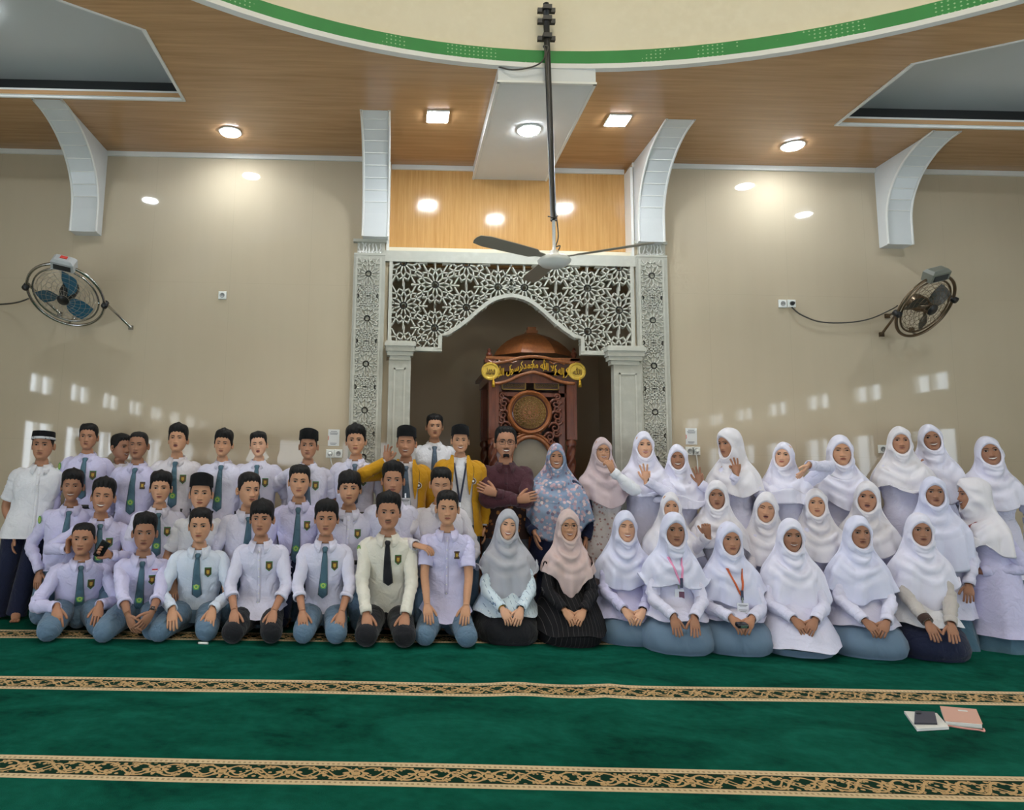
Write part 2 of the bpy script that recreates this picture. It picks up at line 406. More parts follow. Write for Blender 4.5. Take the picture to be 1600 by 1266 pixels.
# trays: vertical faces (white / wood / white) and a set-back upper panel
for nm, poly in (('left', trayL), ('right', trayR)):
    n = len(poly); c = np.mean(poly, axis=0)
    def off(d): return [tuple(np.array(p)+nrm(np.array(p)-c)*d) for p in poly]
    b = MB()
    seq = [(HC-.012, -.03), (HC-.012, .0), (HC+.02, .0), (HC+.02, -.02), (HC+.06, -.02), (HC+.06, 0), (HC+.085, 0), (HC+.085, .12)]
    R = [[(*off(d)[i], z) for i in range(n)] for z, d in seq]
    mi = []
    R = np.array(R)
    for j in range(len(R)-1):
        b.grid(R[j:j+2], False, True, 1 if j == 3 else 0)
    b.build('trim_tray_'+nm, [M_TRIM, M_CEIL], smooth=False, kind='structure', fixn=False)
    b = MB(); q = off(.25); V = [(*p, HC+.26) for p in q]; b.add(V, [tuple(range(n-1, -1, -1))])
    q2 = off(.25); R = np.array([[(*p, HC+.26) for p in q2], [(*p, HC+.0) for p in q2]]); b.grid(R, False, True, 1)  # set-back side coloured dark: the shade of the cove is put into its material
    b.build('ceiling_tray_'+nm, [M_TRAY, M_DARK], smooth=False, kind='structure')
# drum of the dome: white lip, green band, cream wall, dome
def ring(r, z): return [(DCX+r*math.cos(2*PI*i/DS), DCY+r*math.sin(2*PI*i/DS), z) for i in range(DS)]
b = MB(); b.grid([ring(DR+.03, HC-.012), ring(DR-.025, HC-.012), ring(DR-.025, HC+.028), ring(DR+.03, HC+.028)], False, True, 0); b.build('trim_dome', M_TRIM, kind='structure', angle=30)
b = MB(); R = np.array([ring(DR, HC+.028), ring(DR, HC+.15)]); b.grid(R, False, True)
b.uv = [(DR*2*PI*i/DS, t) for t in (0, 1) for i in range(DS)]
b.build('trim_dome_band', M_GREEN, kind='structure')
b = MB(); R = [ring(DR, HC+.15), ring(DR+.03, HC+.16), ring(DR+.03, HC+2.2)]
for a in np.linspace(0, PI/2, 10)[1:-1]: R.append(ring((DR+.03)*math.cos(a), HC+2.2+3*math.sin(a)))
b.loft(R, 0, (False, True)); b.build('wall_dome', M_CREAM, kind='structure', angle=40)
M_DOME_FILL = glow('added_dome_fill', (255, 247, 232), DOME)
winn[0] += 1
p = MB(); p.lathe([(1.5, 0), (1.4, -.05), (.0, -.05)], 32); q = p.build('window_%d' % winn[0], M_DOME_FILL, kind='structure', fixn=True); q.location = (DCX, DCY, HC+5.12)   # unseen glowing disc added at the apex to light dome and carpet
# white trim along the tops of the walls
slab('trim_1', (XL, D-.022, HC-.05), (bx0, D, HC-.001), M_TRIM)
slab('trim_2', (bx1, D-.022, HC-.05), (XR, D, HC-.001), M_TRIM)
slab('trim_3', (bx0+.03, DW-.022, HC-.05), (bx1-.03, DW, HC-.001), M_TRIM)
slab('trim_4', (bx0, D-.02, NZ), (bx0+.025, DW, HC-.05), M_TRIM)
slab('trim_5', (bx1-.025, D-.02, NZ), (bx1, DW, HC-.05), M_TRIM)
# boxed white beam from the dome to the wall
zb = 4.425
b = MB(); b.box((.735, DCY+DR-.02, zb), (1.505, DW-.001, HC-.001)); bo = b.build('beam', M_WHITE, smooth=False, kind='structure')
e = MB()
for x in (.728, 1.49): e.box((x, DCY+DR-.025, zb-.006), (x+.022, DW, zb+.012))
e.box((.728, DCY+DR-.027, zb-.006), (1.512, DCY+DR-.004, zb+.012)); e.build('edge_trim', M_TRIM, bo, smooth=False)
# four curved white brackets between wall and ceiling
def bracket(x0, x1, zbot, ytop):
    """quarter-arch: side profile in y,z; facets across the front"""
    yb = D-.13; n = 9; pr = [(yb, zbot), (yb, zbot+.24)]
    for i in range(1, n+1):
        a = i/n*PI/2; pr.append((yb-(yb-ytop)*(1-math.cos(a))**1.0, zbot+.24+(HC-zbot-.24)*math.sin(a)))
    pr[-1] = (ytop, HC-.002)
    b = MB(); prof = [(D, zbot)]+pr+[(ytop+.16, HC-.002), (D, HC-.002)]
    n2 = len(prof); V = [(x0, y, z) for y, z in prof]+[(x1, y, z) for y, z in prof]
    # two side panels as quad strips against the wall corner
    F = [(i, (i+1) % n2, n2+(i+1) % n2, n2+i) for i in range(n2)]
    c0 = len(V); V += [(x0, D, HC-.002), (x1, D, HC-.002)]
    for i in range(n2-1):
        F.append((c0, i+1, i)); F.append((c0+1, n2+i, n2+i+1))
    b.add(V, F); r = b.build('bracket', M_WHITE, smooth=False, kind='structure', fixn=False)
    for j, (x, s) in enumerate(((x0, -1), (x1, 1))):       # rounded edge trims
        t = MB(); P = np.array([(x, y-.004, z) for y, z in pr]); t.tube(cr(P, 24), .012, 6); t.build('edge_trim', M_TRIM, r)
    for i in range(2, len(pr)-1, 1):
        t = MB(); (y, z), (y2, z2) = pr[i], pr[i-1]
        t.obox(((x0+x1)/2, y-.002, z), ((x1-x0)/2-.01, 0, 0), (0, .003, 0), (0, 0, .004)); t.build('panel_joint', M_TRIM, r, smooth=False)
    return r
bracket(-3.288, -3.03, 3.66, 5.86); bracket(-.385, -.135, 3.675, 5.92); bracket(2.36, 2.61, 3.685, 5.96); bracket(4.836, 5.08, 3.715, 6.06)

# ceiling lamps
def lamp(x, y, z, square, label):
    r = empty('ceiling_light', (x, y, z), label, 'ceiling light', 'recessed ceiling lights')
    b = MB(); d = MB()
    if square:
        b.box((-.1, -.1, -.014), (.1, .1, 0)); d.box((-.088, -.088, -.02), (.088, .088, -.0142))
    else:
        b.lathe([(.105, 0), (.108, -.01), (.092, -.016)], 28); d.lathe([(.092, -.014), (.09, -.02), (.05, -.022)], 28)
    b.build('lamp_rim', M_TRIM, r, angle=40, fixn=True); d.build('diffuser', M_LAMP, r, angle=40, fixn=True)
lamp(-1.66, 6.38, HC, False, 'round ceiling light near the wall beside the tray on the fan with blue blades side')
lamp(.304, 5.996, HC, True, 'square ceiling light between the white beam and the narrow upright bracket')
lamp(1.12, 5.95, zb, False, 'round ceiling light under the boxed white beam')
lamp(1.929, 5.993, HC, True, 'square ceiling light between the black pole and the curved bracket')
lamp(3.738, 6.40, HC, False, 'round ceiling light in the wooden ceiling nearest the dark wall fan')
lamp(-3.28, 4.95, HC+.26, False, 'round ceiling light up in the grey ceiling tray above the blue wall fan')
lamp(5.22, 4.97, HC+.26, False, 'round ceiling light up in the grey ceiling tray above the dark wall fan')

# ------------------------------------------------------------------ carpets (rolls laid side by side; each has a woven border)
def onfloor(x, y): q = atZ(x, y, 0); return q
def edge_line(pts):
    """straight fit through floor points -> function y(x)"""
    q = np.array([onfloor(*p)[:2] for p in pts]); a = np.polyfit(q[:, 0], q[:, 1], 1); return lambda x: a[0]*x+a[1]
L1a, L1b = edge_line([(0, 1216), (800, 1232), (1600, 1254)]), edge_line([(0, 1179), (800, 1196), (1600, 1214)])
L2a, L2b = edge_line([(0, 1077), (800, 1088), (1600, 1104)]), edge_line([(0, 1058), (800, 1065), (1600, 1083)])
L3a, L3b = edge_line([(0, 998), (800, 1004), (1600, 1016)]), edge_line([(0, 985), (800, 991), (1600, 1003)])
L0a = lambda x: L1a(x)-1.3
def strip(name, fa, fb, m, parent=None, z=0.0, ny=6, nx=120, uvs=False, thick=.012, wob=.003):
    b = MB(); xs = np.linspace(XL+.02, XR-.02, nx); P = []; uv = []
    for j in range(ny+1):
        t = j/ny
        for x in xs:
            y = fa(x)*(1-t)+fb(x)*t
            zz = z+wob*(math.sin(x*1.7+y*2)*.5+math.sin(x*4.1-y*3.3)*.3)
            if ripple: zz += .014*math.exp(-((x-.8)/.16)**2)*math.exp(-((y-L2b(x))/.5)**2)+.012*math.exp(-((x-1.35-.25*(y-4.6))/.10)**2)*math.exp(-((y-4.7)/.45)**2)
            P.append((x, y, zz)); uv.append((x, t))
    P = np.array(P).reshape(ny+1, nx, 3); b.grid(P, mi=0, flip=True)
    b.uv = uv; o = b.build(name, m, parent)
    return o
ripple = True
def carpet(fa, fb, fc, label, ny=14):
    r = strip('prayer_carpet', fa, fb, M_CARPET, ny=ny); tag(r, label, 'carpet', 'rolls of green prayer carpet')
    if fc: strip('woven_border', fb, fc, M_STRIPE, r, ny=3)
    return r
carpet(lambda x: YB+.05, L0a, None, 'green prayer carpet behind the camera side, plain field', 8)
def carpet_roll(f0, f1, f2, label):
    """green field f0..f1 and border f1..f2"""
    return carpet(f0, f1, f2, label)
carpet_roll(L0a, L1a, L1b, 'green prayer carpet nearest the camera with the widest patterned border')
carpet_roll(L1b, L2a, L2b, 'green prayer carpet under the notebooks with a middle patterned border')
carpet_roll(L2b, L3a, L3b, 'green prayer carpet in front of the kneeling front row')
carpet_roll(L3b, lambda x: D-.02, None, 'green prayer carpet under the standing rows by the wall')
b = MB(); b.box((NX0-.2, D-.018, -.012), (NX1+.2, DN, .0)); tag(b.build('niche_carpet', M_CARPET, smooth=False), 'green carpet on the floor of the prayer niche', 'carpet')
# ------------------------------------------------------------------ prayer niche: stone frame
def zp(zx, zy, Y=D): return atY(540+zx/3.077, 360+zy/3.077, Y)
def rosette_bars(cx, cz, s, inside):
    """straps of a twelve-pointed star: list of ((x,z),(x,z))"""
    out = []; pol = lambda r, a: (cx+s*r*math.cos(a), cz+s*r*math.sin(a))
    n = 12
    for k in range(n):
        a = 2*PI*k/n; h = PI/n
        out += [(pol(.036, a), pol(.029, a+h)), (pol(.029, a+h), pol(.036, a+2*h))]
        out += [(pol(.030, a+h), pol(.098, a+h)), (pol(.098, a+h), pol(.148, a)), (pol(.098, a+h), pol(.148, a+2*h))]
        out += [(pol(.146, a), pol(.178, a+h)), (pol(.178, a+h), pol(.146, a+2*h)), (pol(.146, a), pol(.235, a))]
    res = []
    for (p, q) in out:
        p, q = np.array(p), np.array(q); m = 4
        keep = [inside(*(p+(q-p)*(i+.5)/m)) for i in range(m)]
        i = 0
        while i < m:
            if keep[i]:
                j = i
                while j < m and keep[j]: j += 1
                res.append((p+(q-p)*i/m, p+(q-p)*j/m)); i = j
            else: i += 1
    return res
def add_bars(b, bars, y0, y1, w):
    for p, q in bars:
        d = q-p; L = np.linalg.norm(d)
        if L < .004: continue
        d /= L; nx_ = np.array([-d[1], d[0]])*w; a, c = p-d*w*.6, q+d*w*.6
        V = []
        for y, t in ((y0, .72), (y1, 1)):
            for e, sg in ((a, 1), (c, 1), (c, -1), (a, -1)):
                r = e+nx_*t*sg; V.append((r[0], y, r[1]))
        b.add(V, [(0, 1, 2, 3), (0, 4, 5, 1), (1, 5, 6, 2), (2, 6, 7, 3), (3, 7, 4, 0)])
# pierced arch screen
xs0, xs1 = zp(224, 300)[0], zp(1366, 300)[0]; XM = (xs0+xs1)/2
zt, zb_ = zp(800, 166)[2], (zp(340, 556)[2]+zp(1250, 556)[2])/2
sq = lambda zx, zy: (zp(zx, zy)[0]-zp(800, zy)[0], zp(800, zy)[2])
archL = [sq(467, 578), sq(467, 517), sq(500, 512), sq(550, 480), sq(600, 441), sq(640, 404), sq(680, 371), sq(710, 350), sq(740, 337), sq(770, 329), sq(800, 325)]
arch = [(XM+x, z) for x, z in archL]+[(XM-x, z) for x, z in archL[-2::-1]]
az0 = arch[0][1]
hole_poly = [(p[0], p[1]) for p in arch]+[(arch[-1][0], az0-1), (arch[0][0], az0-1)]
hx0, hx1 = arch[0][0], arch[-1][0]
r = empty('arch_screen', (0, 0, 0), 'pale stone screen pierced with star pattern, arched over the prayer niche', 'screen')
b = MB(); fw = .035
b.box((xs0-.10, D-.035, zt), (xs1+.10, D-.001, zt+.11))
b.box((xs0-.035, D-.03, az0), (xs0, D+.04, zt)); b.box((xs1, D-.03, az0), (xs1+.035, D+.04, zt))
b.box((xs0-.035, D-.03, az0-.03), (hx0, D+.04, az0+.012)); b.box((hx1, D-.03, az0-.03), (xs1+.035, D+.04, az0+.012))
b.build('stone_border', M_STONE, r, smooth=False)
P = np.array([(x, D, z) for x, z in arch]); b = MB()
rings = []
A2 = np.array(arch); T = np.gradient(A2, axis=0); N = np.c_[-T[:, 1], T[:, 0]]; N /= np.linalg.norm(N, axis=1)[:, None]
N[0] = N[1] = (1, 0) if False else N[0]
for p, n_ in zip(A2, N):
    o_ = p+n_*.038
    rings.append([(p[0], D-.036, p[1]), (o_[0], D-.036, o_[1]), (o_[0], D+.045, o_[1]), (p[0], D+.045, p[1])])
b.loft(np.array(rings), 0, (True, True)); b.build('arch_edge', M_STONE, r, smooth=False, fixn=True)
inz = lambda x, z: xs0-.01 < x < xs1+.01 and az0 < z < zt+.01 and not inside((x, z), hole_poly)
bars = []; cs = 1.0
for zx, zy in ((63, 277), (215, 378), (367, 480), (365, 273), (517, 375), (215, 170), (517, 170), (517, 585), (63, 65), (365, 65)):
    for s in (-1, 1):
        c = XM+s*abs(sq(800-zx, zy)[0]); bars += rosette_bars(c, sq(800, zy)[1], cs, inz)
for zy in (377, 170):
    bars += [bb for bb in rosette_bars(XM, sq(800, zy-104)[1] if False else sq(800, 65)[1], cs, inz)] if zy == 170 else []
b = MB(); add_bars(b, bars, D-.022, D+.03, .0085); b.build('pierced_lattice', M_STONE, r, smooth=False, kind='stuff')
# carved outer pilasters, plain inner columns
def carved_pilaster(x0, x1, ztop, label):
    r = empty('carved_pilaster', ((x0+x1)/2, D, 0), label, 'pilaster'); w = x1-x0; h = w/2
    b = MB(); b.box((-h, -.045, 0), (h, -.001, ztop-.16)); b.build('shaft', M_STONE_D, r, smooth=False)
    b = MB(); b.box((-h-.01, -.055, ztop-.03), (h+.005, -.001, ztop)); b.box((-h, -.05, ztop-.165), (h, -.001, ztop-.145)); b.box((-h+.03, -.03, ztop-.145), (h-.01, -.001, ztop-.03)); b.build('head_block', M_STONE, r, smooth=False)
    b = MB(); b.box((-h+.02, -.052, .02), (-h+.04, -.045, ztop-.19)); b.box((h-.055, -.052, .02), (h-.035, -.045, ztop-.19)); b.build('border_strip', M_STONE, r, smooth=False)
    cx = -.008; hw = h-.055
    ins = lambda x, z: abs(x-cx) < hw and .4 < z < ztop-.2
    bars = []; z = ztop-.36; step = .455
    k = 0
    while z > .3:
        bars += rosette_bars(cx, z, .85, ins); 
        for s in (-1, 1): bars += rosette_bars(cx+s*hw*1.05, z-step/2, .62, ins)
        z -= step
    b = MB(); add_bars(b, bars, -.058, -.045, .0075); b.build('carved_relief', M_STONE, r, smooth=False, kind='stuff')
    # worn ornament band at the head: broken scroll strokes
    rnd = random.Random(int(x0*100)); b = MB()
    for i in range(7):
        x = -h+.05+i*(w-.09)/6.5; P = [(x+rnd.uniform(-.012, .012), -.036, ztop-.14+.1*t+rnd.uniform(-.008, .008)) for t in (0, .3, .55, .8, 1)]
        b.tube(cr(np.array(P), 8), .0075, 5)
        b.tube(cr(np.array([(x-.012, -.036, ztop-.125), (x+.008, -.036, ztop-.138), (x+.026, -.036, ztop-.12)]), 7), .006, 5)
    b.build('worn_ornament', M_TRIM, r, kind='stuff')
carved_pilaster(wx(553, 420), wx(602, 420), 3.675, 'carved stone pilaster strip on the niche side nearer the blue fan')
carved_pilaster(wx(992, 420), wx(1040, 420), 3.72, 'carved stone pilaster strip on the niche side nearer the dark fan')
def niche_column(x0, x1, cx0, cx1, zt_, label, mirror):
    r = empty('niche_column', ((x0+x1)/2, D, 0), label, 'column'); c = (x0+x1)/2; h = (x1-x0)/2
    b = MB(); b.box((-h, -.09, 0), (h, -.001, zt_-.16)); b.build('shaft', M_STONE_D, r, smooth=False)
    b = MB(); b.box((-h+.05, -.097, .1), (-h+.065, -.09, zt_-.26)); b.box((h-.065, -.097, .1), (h-.05, -.09, zt_-.26)); b.box((-h+.05, -.097, zt_-.275), (h-.05, -.09, zt_-.26)); b.build('raised_panel', M_STONE, r, smooth=False)
    b = MB(); l, rr = cx0-c, cx1-c
    for (z0, z1, t, y) in ((-.18, -.14, .05, -.10), (-.14, -.10, .025, -.12), (-.10, -.05, .012, -.14), (-.05, -.015, .0, -.16), (-.015, 0, .012, -.15)):
        b.box((l+t, y, zt_+z0), (rr-t, -.001, zt_+z1))
    b.build('capital', M_STONE, r, smooth=False)
niche_column(wx(607, 600), wx(641, 600), wx(601, 560), wx(649, 560), zb_-.0, 'stone niche column with stepped capital behind the boys in yellow jackets', 1)
niche_column(wx(955, 600), wx(998, 600), wx(942, 560), wx(1001, 560), zb_+.0, 'stone niche column with stepped capital behind the woman in pink hijab', -1)

# ------------------------------------------------------------------ carved wooden pulpit in the niche
def wood(name, c0, c1, rough=.3):
    k = NT(name); v = k.coord('Object', (18, 18, 2.5)); n = k.noise(2, 5, v, .6, .5)
    return k.out(k.ramp(n, [(.3, s2l(c0)), (.7, s2l(c1))]), rough, coat=.3)
M_MAH = wood('mahogany', (84, 40, 26), (118, 62, 40)); M_TEAK = wood('varnished_teak', (128, 74, 40), (164, 100, 58))
M_MAHD = wood('dark_mahogany', (52, 26, 18), (76, 38, 26))
M_GOLD = plain('gold_leaf', (226, 178, 62), .28, .1, 30, metal=.85)
M_GOLDP = plain('gold_paint', (222, 186, 80), .4, .1, 40, metal=.4)
M_DKGOLD = plain('dark_gilding', (132, 104, 52), .4, .2, 50, metal=.6)
M_PANELG = plain('grey_marble_inlay', (150, 140, 124), .4, .12, 12)
YP = 7.06
def q(zx, zy, Y=YP): p = zp(zx, zy, Y); return p[0], p[2]
pul = empty('pulpit', (*zp(895, 900, YP)[:1], YP, 0), 'carved reddish wooden pulpit with tiered dome standing in the niche', 'pulpit')
PX0 = pul.location.x
def pmesh(fn, name, m, parent=pul, **kw):
    b = MB(); fn(b); b.v = [v-np.array([PX0, YP, 0]) for v in b.v]; return b.build(name, m, parent, **kw)
pxl, pxr = q(710, 800)[0], q(1082, 800)[0]; zh = q(880, 745)[1]
def _(b):
    b.box((pxl-.12, YP-.06, .0), (pxr+.12, YP+.75, .18)); b.box((pxl-.09, YP-.03, .18), (pxr+.09, YP+.72, .36))
pmesh(_, 'platform', M_MAH, smooth=False)
for x in (pxl, pxr):
    for y in (YP, YP+.66):
        def _(b):
            b.box((x-.055, y-.055, .36), (x+.055, y+.055, .75)); b.lathe([(.05, .75), (.058, .77), (.04, .8), (.056, .84), (.042, .88)], 16, (x, y, 0))
            zs = np.linspace(.88, 1.66, 40); n = 20; R = []
            for z in zs:                                  # rope-twisted shaft
                a = np.arange(n)*2*PI/n; rr = .040+.009*np.cos(3*(a-z*14)); R.append(np.c_[x+rr*np.cos(a), y+rr*np.sin(a), np.full(n, z)])
            b.loft(np.array(R)); b.lathe([(.05, 1.66), (.055, 1.69), (.04, 1.72)], 16, (x, y, 0))
            b.box((x-.05, y-.045, 1.72), (x+.05, y+.045, zh+.05)); b.box((x-.035, y-.05, 1.76), (x-.02, y-.044, zh)); b.box((x+.02, y-.05, 1.76), (x+.035, y-.044, zh))
        pmesh(_, 'post', M_MAH, fixn=True, angle=40)
# header board with arched lower edge
topc = [q(700, 642), q(735, 640), q(780, 632), q(830, 618), q(880, 612), q(895, 612), q(910, 612), q(960, 618), q(1010, 632), q(1062, 640), q(1095, 642)]
botc = [q(700, 740), q(740, 738), q(790, 722), q(830, 702), q(880, 688), q(895, 686), q(910, 688), q(960, 702), q(1000, 722), q(1055, 738), q(1095, 740)]
topC, botC = cr(np.array(topc), 30), cr(np.array(botc), 30)
def _(b):
    R = [[(t[0], YP-.05, t[1]), (t[0], YP+.03, t[1]), (u[0], YP+.03, u[1]), (u[0], YP-.05, u[1])] for t, u in zip(topC, botC)]
    b.loft(np.array(R), flip=False)
hd = pmesh(_, 'header_board', M_MAHD, smooth=False, fixn=True)
for C_ in (topC, botC):
    def _(b): b.tube([(x, YP-.055, z) for x, z in C_], .017, 8)
    pmesh(_, 'arched_moulding', M_TEAK, fixn=True)
def _(b): 
    z0 = q(895, 628)[1]; b.box((pxl-.08, YP-.05, z0), (pxr+.08, YP+.03, z0+.03)); 
    for i in range(9):
        x = pxl-.02+i*(pxr-pxl+.04)/8
        if abs(x-(pxl+pxr)/2) > .17: b.tube([(x-.04, YP-.055, z0-.015), (x, YP-.058, z0-.035), (x+.04, YP-.055, z0-.015)], .009, 6)
pmesh(_, 'top_rail', M_TEAK, smooth=False)
def text_mesh(body, size, ext, bold=0.0):
    c = bpy.data.curves.new('t', 'FONT'); c.body = body; c.size = size; c.extrude = ext; c.offset = bold; c.align_x = 'CENTER'; c.align_y = 'CENTER'; c.resolution_u = 3
    o = bpy.data.objects.new('t', c); COL.objects.link(o); bpy.context.view_layer.update()
    me = bpy.data.meshes.new_from_object(o.evaluated_get(bpy.context.evaluated_depsgraph_get()))
    V = np.array([v.co[:] for v in me.vertices]); F = [tuple(p.vertices) for p in me.polygons]
    bpy.data.objects.remove(o); bpy.data.curves.remove(c); bpy.data.meshes.remove(me)
    return V, F
def put_text(name, body, size, ext, loc, mat, parent, fit=None, warp=None, bold=0.0):
    V, F = text_mesh(body, size, ext, bold)
    if fit:
        lo, hi = V.min(0), V.max(0); V[:, 0] = (V[:, 0]-(lo[0]+hi[0])/2)*fit[0]/(hi[0]-lo[0]); V[:, 1] = (V[:, 1]-(lo[1]+hi[1])/2)*fit[1]/(hi[1]-lo[1])
    W_ = np.c_[V[:, 0], -V[:, 2], V[:, 1]]
    if warp: W_[:, 2] += warp(W_[:, 0])
    b = MB(); b.add(W_+np.array(loc), F); return b.build(name, mat, parent, smooth=False)
shahada = '\ufdf2 \ufedd\ufeee\ufeb3\ufead \ufeaa\ufee4\ufea4\ufee3 \ufdf2 \ufefb\ufe87 \ufeea\ufedf\ufe87 \ufefb'
cz = lambda x: float(np.interp(x+PX0, topC[:, 0], (topC[:, 1]+botC[:, 1])/2))
put_text('gilded_lettering', shahada, .1, .008, (0, -.058, 0), M_GOLD, hd, fit=((pxr-pxl)*.95, .135), bold=.0025, warp=lambda xs: np.array([cz(x) for x in xs]))
def _(b):                                              # gilded vine strokes woven through the lettering
    for i in range(7):
        x = pxl+.05+i*(pxr-pxl-.1)/6; z = cz(x-PX0); h_ = .05
        b.tube(cr(np.array([(x-.012, YP-.056, z-h_), (x+.012, YP-.06, z-h_*.2), (x-.008, YP-.06, z+h_*.4), (x+.012, YP-.056, z+h_)]), 8), .0042, 5)
pmesh(_, 'gilded_vine', M_GOLDP, hd, kind='stuff')
for zx, txt in ((692, '\ufee3\ufea4\ufee4\ufeaa'[::-1]), (1104, '\ufdf2')):
    mx, mz = q(zx, 682)
    def _(b):
        b.lathe([(.088, YP-.03), (.092, YP-.06), (.088, YP-.07), (.07, YP-.073), (.062, YP-.068), (.0, YP-.068)], 40, (mx, 0, mz), 'y', cap=(True, False))
        for k in range(28):
            a = 2*PI*k/28; b.obox((mx+.078*math.cos(a), YP-.075, mz+.078*math.sin(a)), (.005*math.cos(a), 0, .005*math.sin(a)), (0, .004, 0), (-.004*math.sin(a), 0, .004*math.cos(a)))
    md = pmesh(_, 'medallion', M_GOLDP, fixn=True, angle=30)
    put_text('medallion_lettering', txt, .05, .004, (mx-PX0, -.074, mz), M_DKGOLD, md, fit=(.09, .075), bold=.001)
    tx, tz = q(zx+14, 735)
    def _(b): b.lathe([(.004, .05), (.012, .035), (.006, .02), (.013, .012), (.018, -.05), (.0, -.052)], 12, (tx, YP-.07, tz)); b.tube([(tx, YP-.07, tz+.05), (mx, YP-.06, mz-.07)], .004, 5)
    pmesh(_, 'tassel', M_GOLD, fixn=True)
for zx in (690, 1098):
    fx, fz = q(zx, 625)
    def _(b): b.box((fx-.05, YP-.05, fz-.03), (fx+.05, YP+.05, fz+.01)); b.lathe([(.03, .01), (.022, .03), (.034, .055), (.026, .075), (.014, .085), (.022, .1), (.012, .118), (.0, .13)], 16, (fx, YP, fz))
    pmesh(_, 'finial', M_MAH, fixn=True, angle=40)
# tiered dome
dcx, dz0 = q(892, 615, YP+.33)[0], q(892, 617, YP+.33)[1]; dz1 = q(892, 495, YP+.33)[1]
def _(b):
    n = 8; R = []; prof = [(1.0, 0), (.985, .05), (.96, .12), (.955, .13), (.90, .25), (.895, .26), (.80, .42), (.79, .43), (.66, .6), (.65, .61), (.46, .79), (.45, .8), (.22, .94), (.12, 1.0)]
    for r_, h_ in prof: a = (np.arange(n)+.5)*2*PI/n; R.append(np.c_[dcx+.45*r_*np.cos(a), YP+.33+.4*r_*np.sin(a), np.full(n, dz0+(dz1-dz0)*h_)])
    b.loft(np.array(R), flip=False)
pmesh(_, 'tiered_dome', M_TEAK, smooth=False, fixn=True)
def _(b): b.box((dcx-.06, YP+.27, dz1-.01), (dcx+.06, YP+.39, dz1+.02)); b.box((dcx-.045, YP+.285, dz1+.02), (dcx+.045, YP+.375, dz1+.06))
pmesh(_, 'dome_cap', M_TEAK, smooth=False)
def _(b): b.box((pxl-.1, YP-.05, zh+.10), (pxr+.1, YP+.75, zh+.13)); b.box((pxl-.06, YP-.03, zh+.02), (pxr+.06, YP+.70, zh+.10))
pmesh(_, 'canopy_frame', M_MAH, smooth=False)
# back rest: gold panels, round carved disc with scrolls, oval inlay
YB2 = YP+.30
for a0, a1 in ((750, 866), (905, 1025)):
    (x0, z1), (x1, z0) = q(a0, 725), q(a1, 770)
    def _(b): b.box((x0, YP-.005, z0), (x1, YP+.02, z1))
    g = pmesh(_, 'gilded_panel', M_MAHD, smooth=False)
    def _(b):
        for (u0, v0, u1, v1) in ((x0, z0, x1, z0+.012), (x0, z1-.012, x1, z1), (x0, z0, x0+.012, z1), (x1-.012, z0, x1, z1)): b.box((u0, YP-.014, v0), (u1, YP-.0051, v1))
        for i in range(9): 
            x = x0+.03+i*(x1-x0-.06)/8; b.tube(cr(np.array([(x-.012, YP-.008, z0+.03), (x+.01, YP-.01, (z0+z1)/2), (x-.006, YP-.008, z1-.03)]), 6), .004, 5)
    pmesh(_, 'gilded_border', M_DKGOLD, g, smooth=False, kind='stuff')
def _(b): b.box((pxl, YB2+.03, .36), (pxr, YB2+.055, zh))
pmesh(_, 'back_panel', M_MAHD, smooth=False)
def _(b):                                               # frame of the back rest
    for zx in (738, 1040): x, z = q(zx, 900); b.box((x-.03, YP+.0, .5), (x+.03, YP+.05, zh))
    z = q(890, 790)[1]; b.box((pxl, YP, z-.02), (pxr, YP+.05, z+.02))
pmesh(_, 'back_frame', M_MAH, smooth=False)
ccx, ccz = q(885, 876)
def _(b): b.lathe([(.225, YP+.06), (.23, YP+.02), (.22, YP-.02), (.205, YP-.032), (.19, YP-.02), (.182, YP-.005)], 56, (ccx, 0, ccz), 'y', cap=(True, True))
pmesh(_, 'disc_rim', M_TEAK, fixn=True, angle=40)
def _(b): b.lathe([(.183, YP+.02), (.183, YP-.004), (.17, YP-.010), (.165, YP-.004), (.0, YP-.004)], 48, (ccx, 0, ccz), 'y', cap=(True, False))
dsc = pmesh(_, 'carved_disc', M_MAHD, fixn=True, angle=40)
def _(b):
    for rr, n, L in ((.045, 10, .03), (.095, 18, .034), (.14, 26, .034)):
        for k in range(n):
            a = 2*PI*k/n
            P = [(ccx+(rr+L*t-.015)*math.cos(a+.35*math.sin(t*PI)*s), YP-.010, ccz+(rr+L*t-.015)*math.sin(a+.35*math.sin(t*PI)*s)) for s in (1,) for t in (0, .35, .7, 1)]
            b.tube(cr(np.array(P), 6), .0042, 5)
            b.tube([(ccx+(rr-.004)*math.cos(a+.1), YP-.009, ccz+(rr-.004)*math.sin(a+.1)), (ccx+(rr+.012)*math.cos(a+.22), YP-.009, ccz+(rr+.012)*math.sin(a+.22))], .004, 5)
    for rr in (.022, .07, .118, .16):
        P = [(ccx+rr*math.cos(a), YP-.008, ccz+rr*math.sin(a)) for a in np.linspace(0, 2*PI, 40)]; b.tube(P, .003, 5)
pmesh(_, 'gilded_carving', M_DKGOLD, dsc, kind='stuff')
def scroll(b, x, z, s, sx, sz, turns=1.4):
    P = []
    for t in np.linspace(0, 1, 18):
        a = turns*2*PI*t; r_ = s*(1-.85*t); P.append((x+sx*r_*math.cos(a), YP-.002-.01*t, z+sz*r_*math.sin(a)))
    b.tube(P, np.linspace(.015, .006, 18), 6)
def _(b):
    for s in (-1, 1):
        for dx_, dz_, sc in ((.26, .09, .055), (.27, -.03, .06), (.25, -.15, .06), (.2, -.24, .05), (.28, .16, .035)):
            scroll(b, ccx+s*dx_, ccz+dz_, sc, -s, 1); scroll(b, ccx+s*(dx_+.015), ccz+dz_-.05, sc*.7, s, -1)
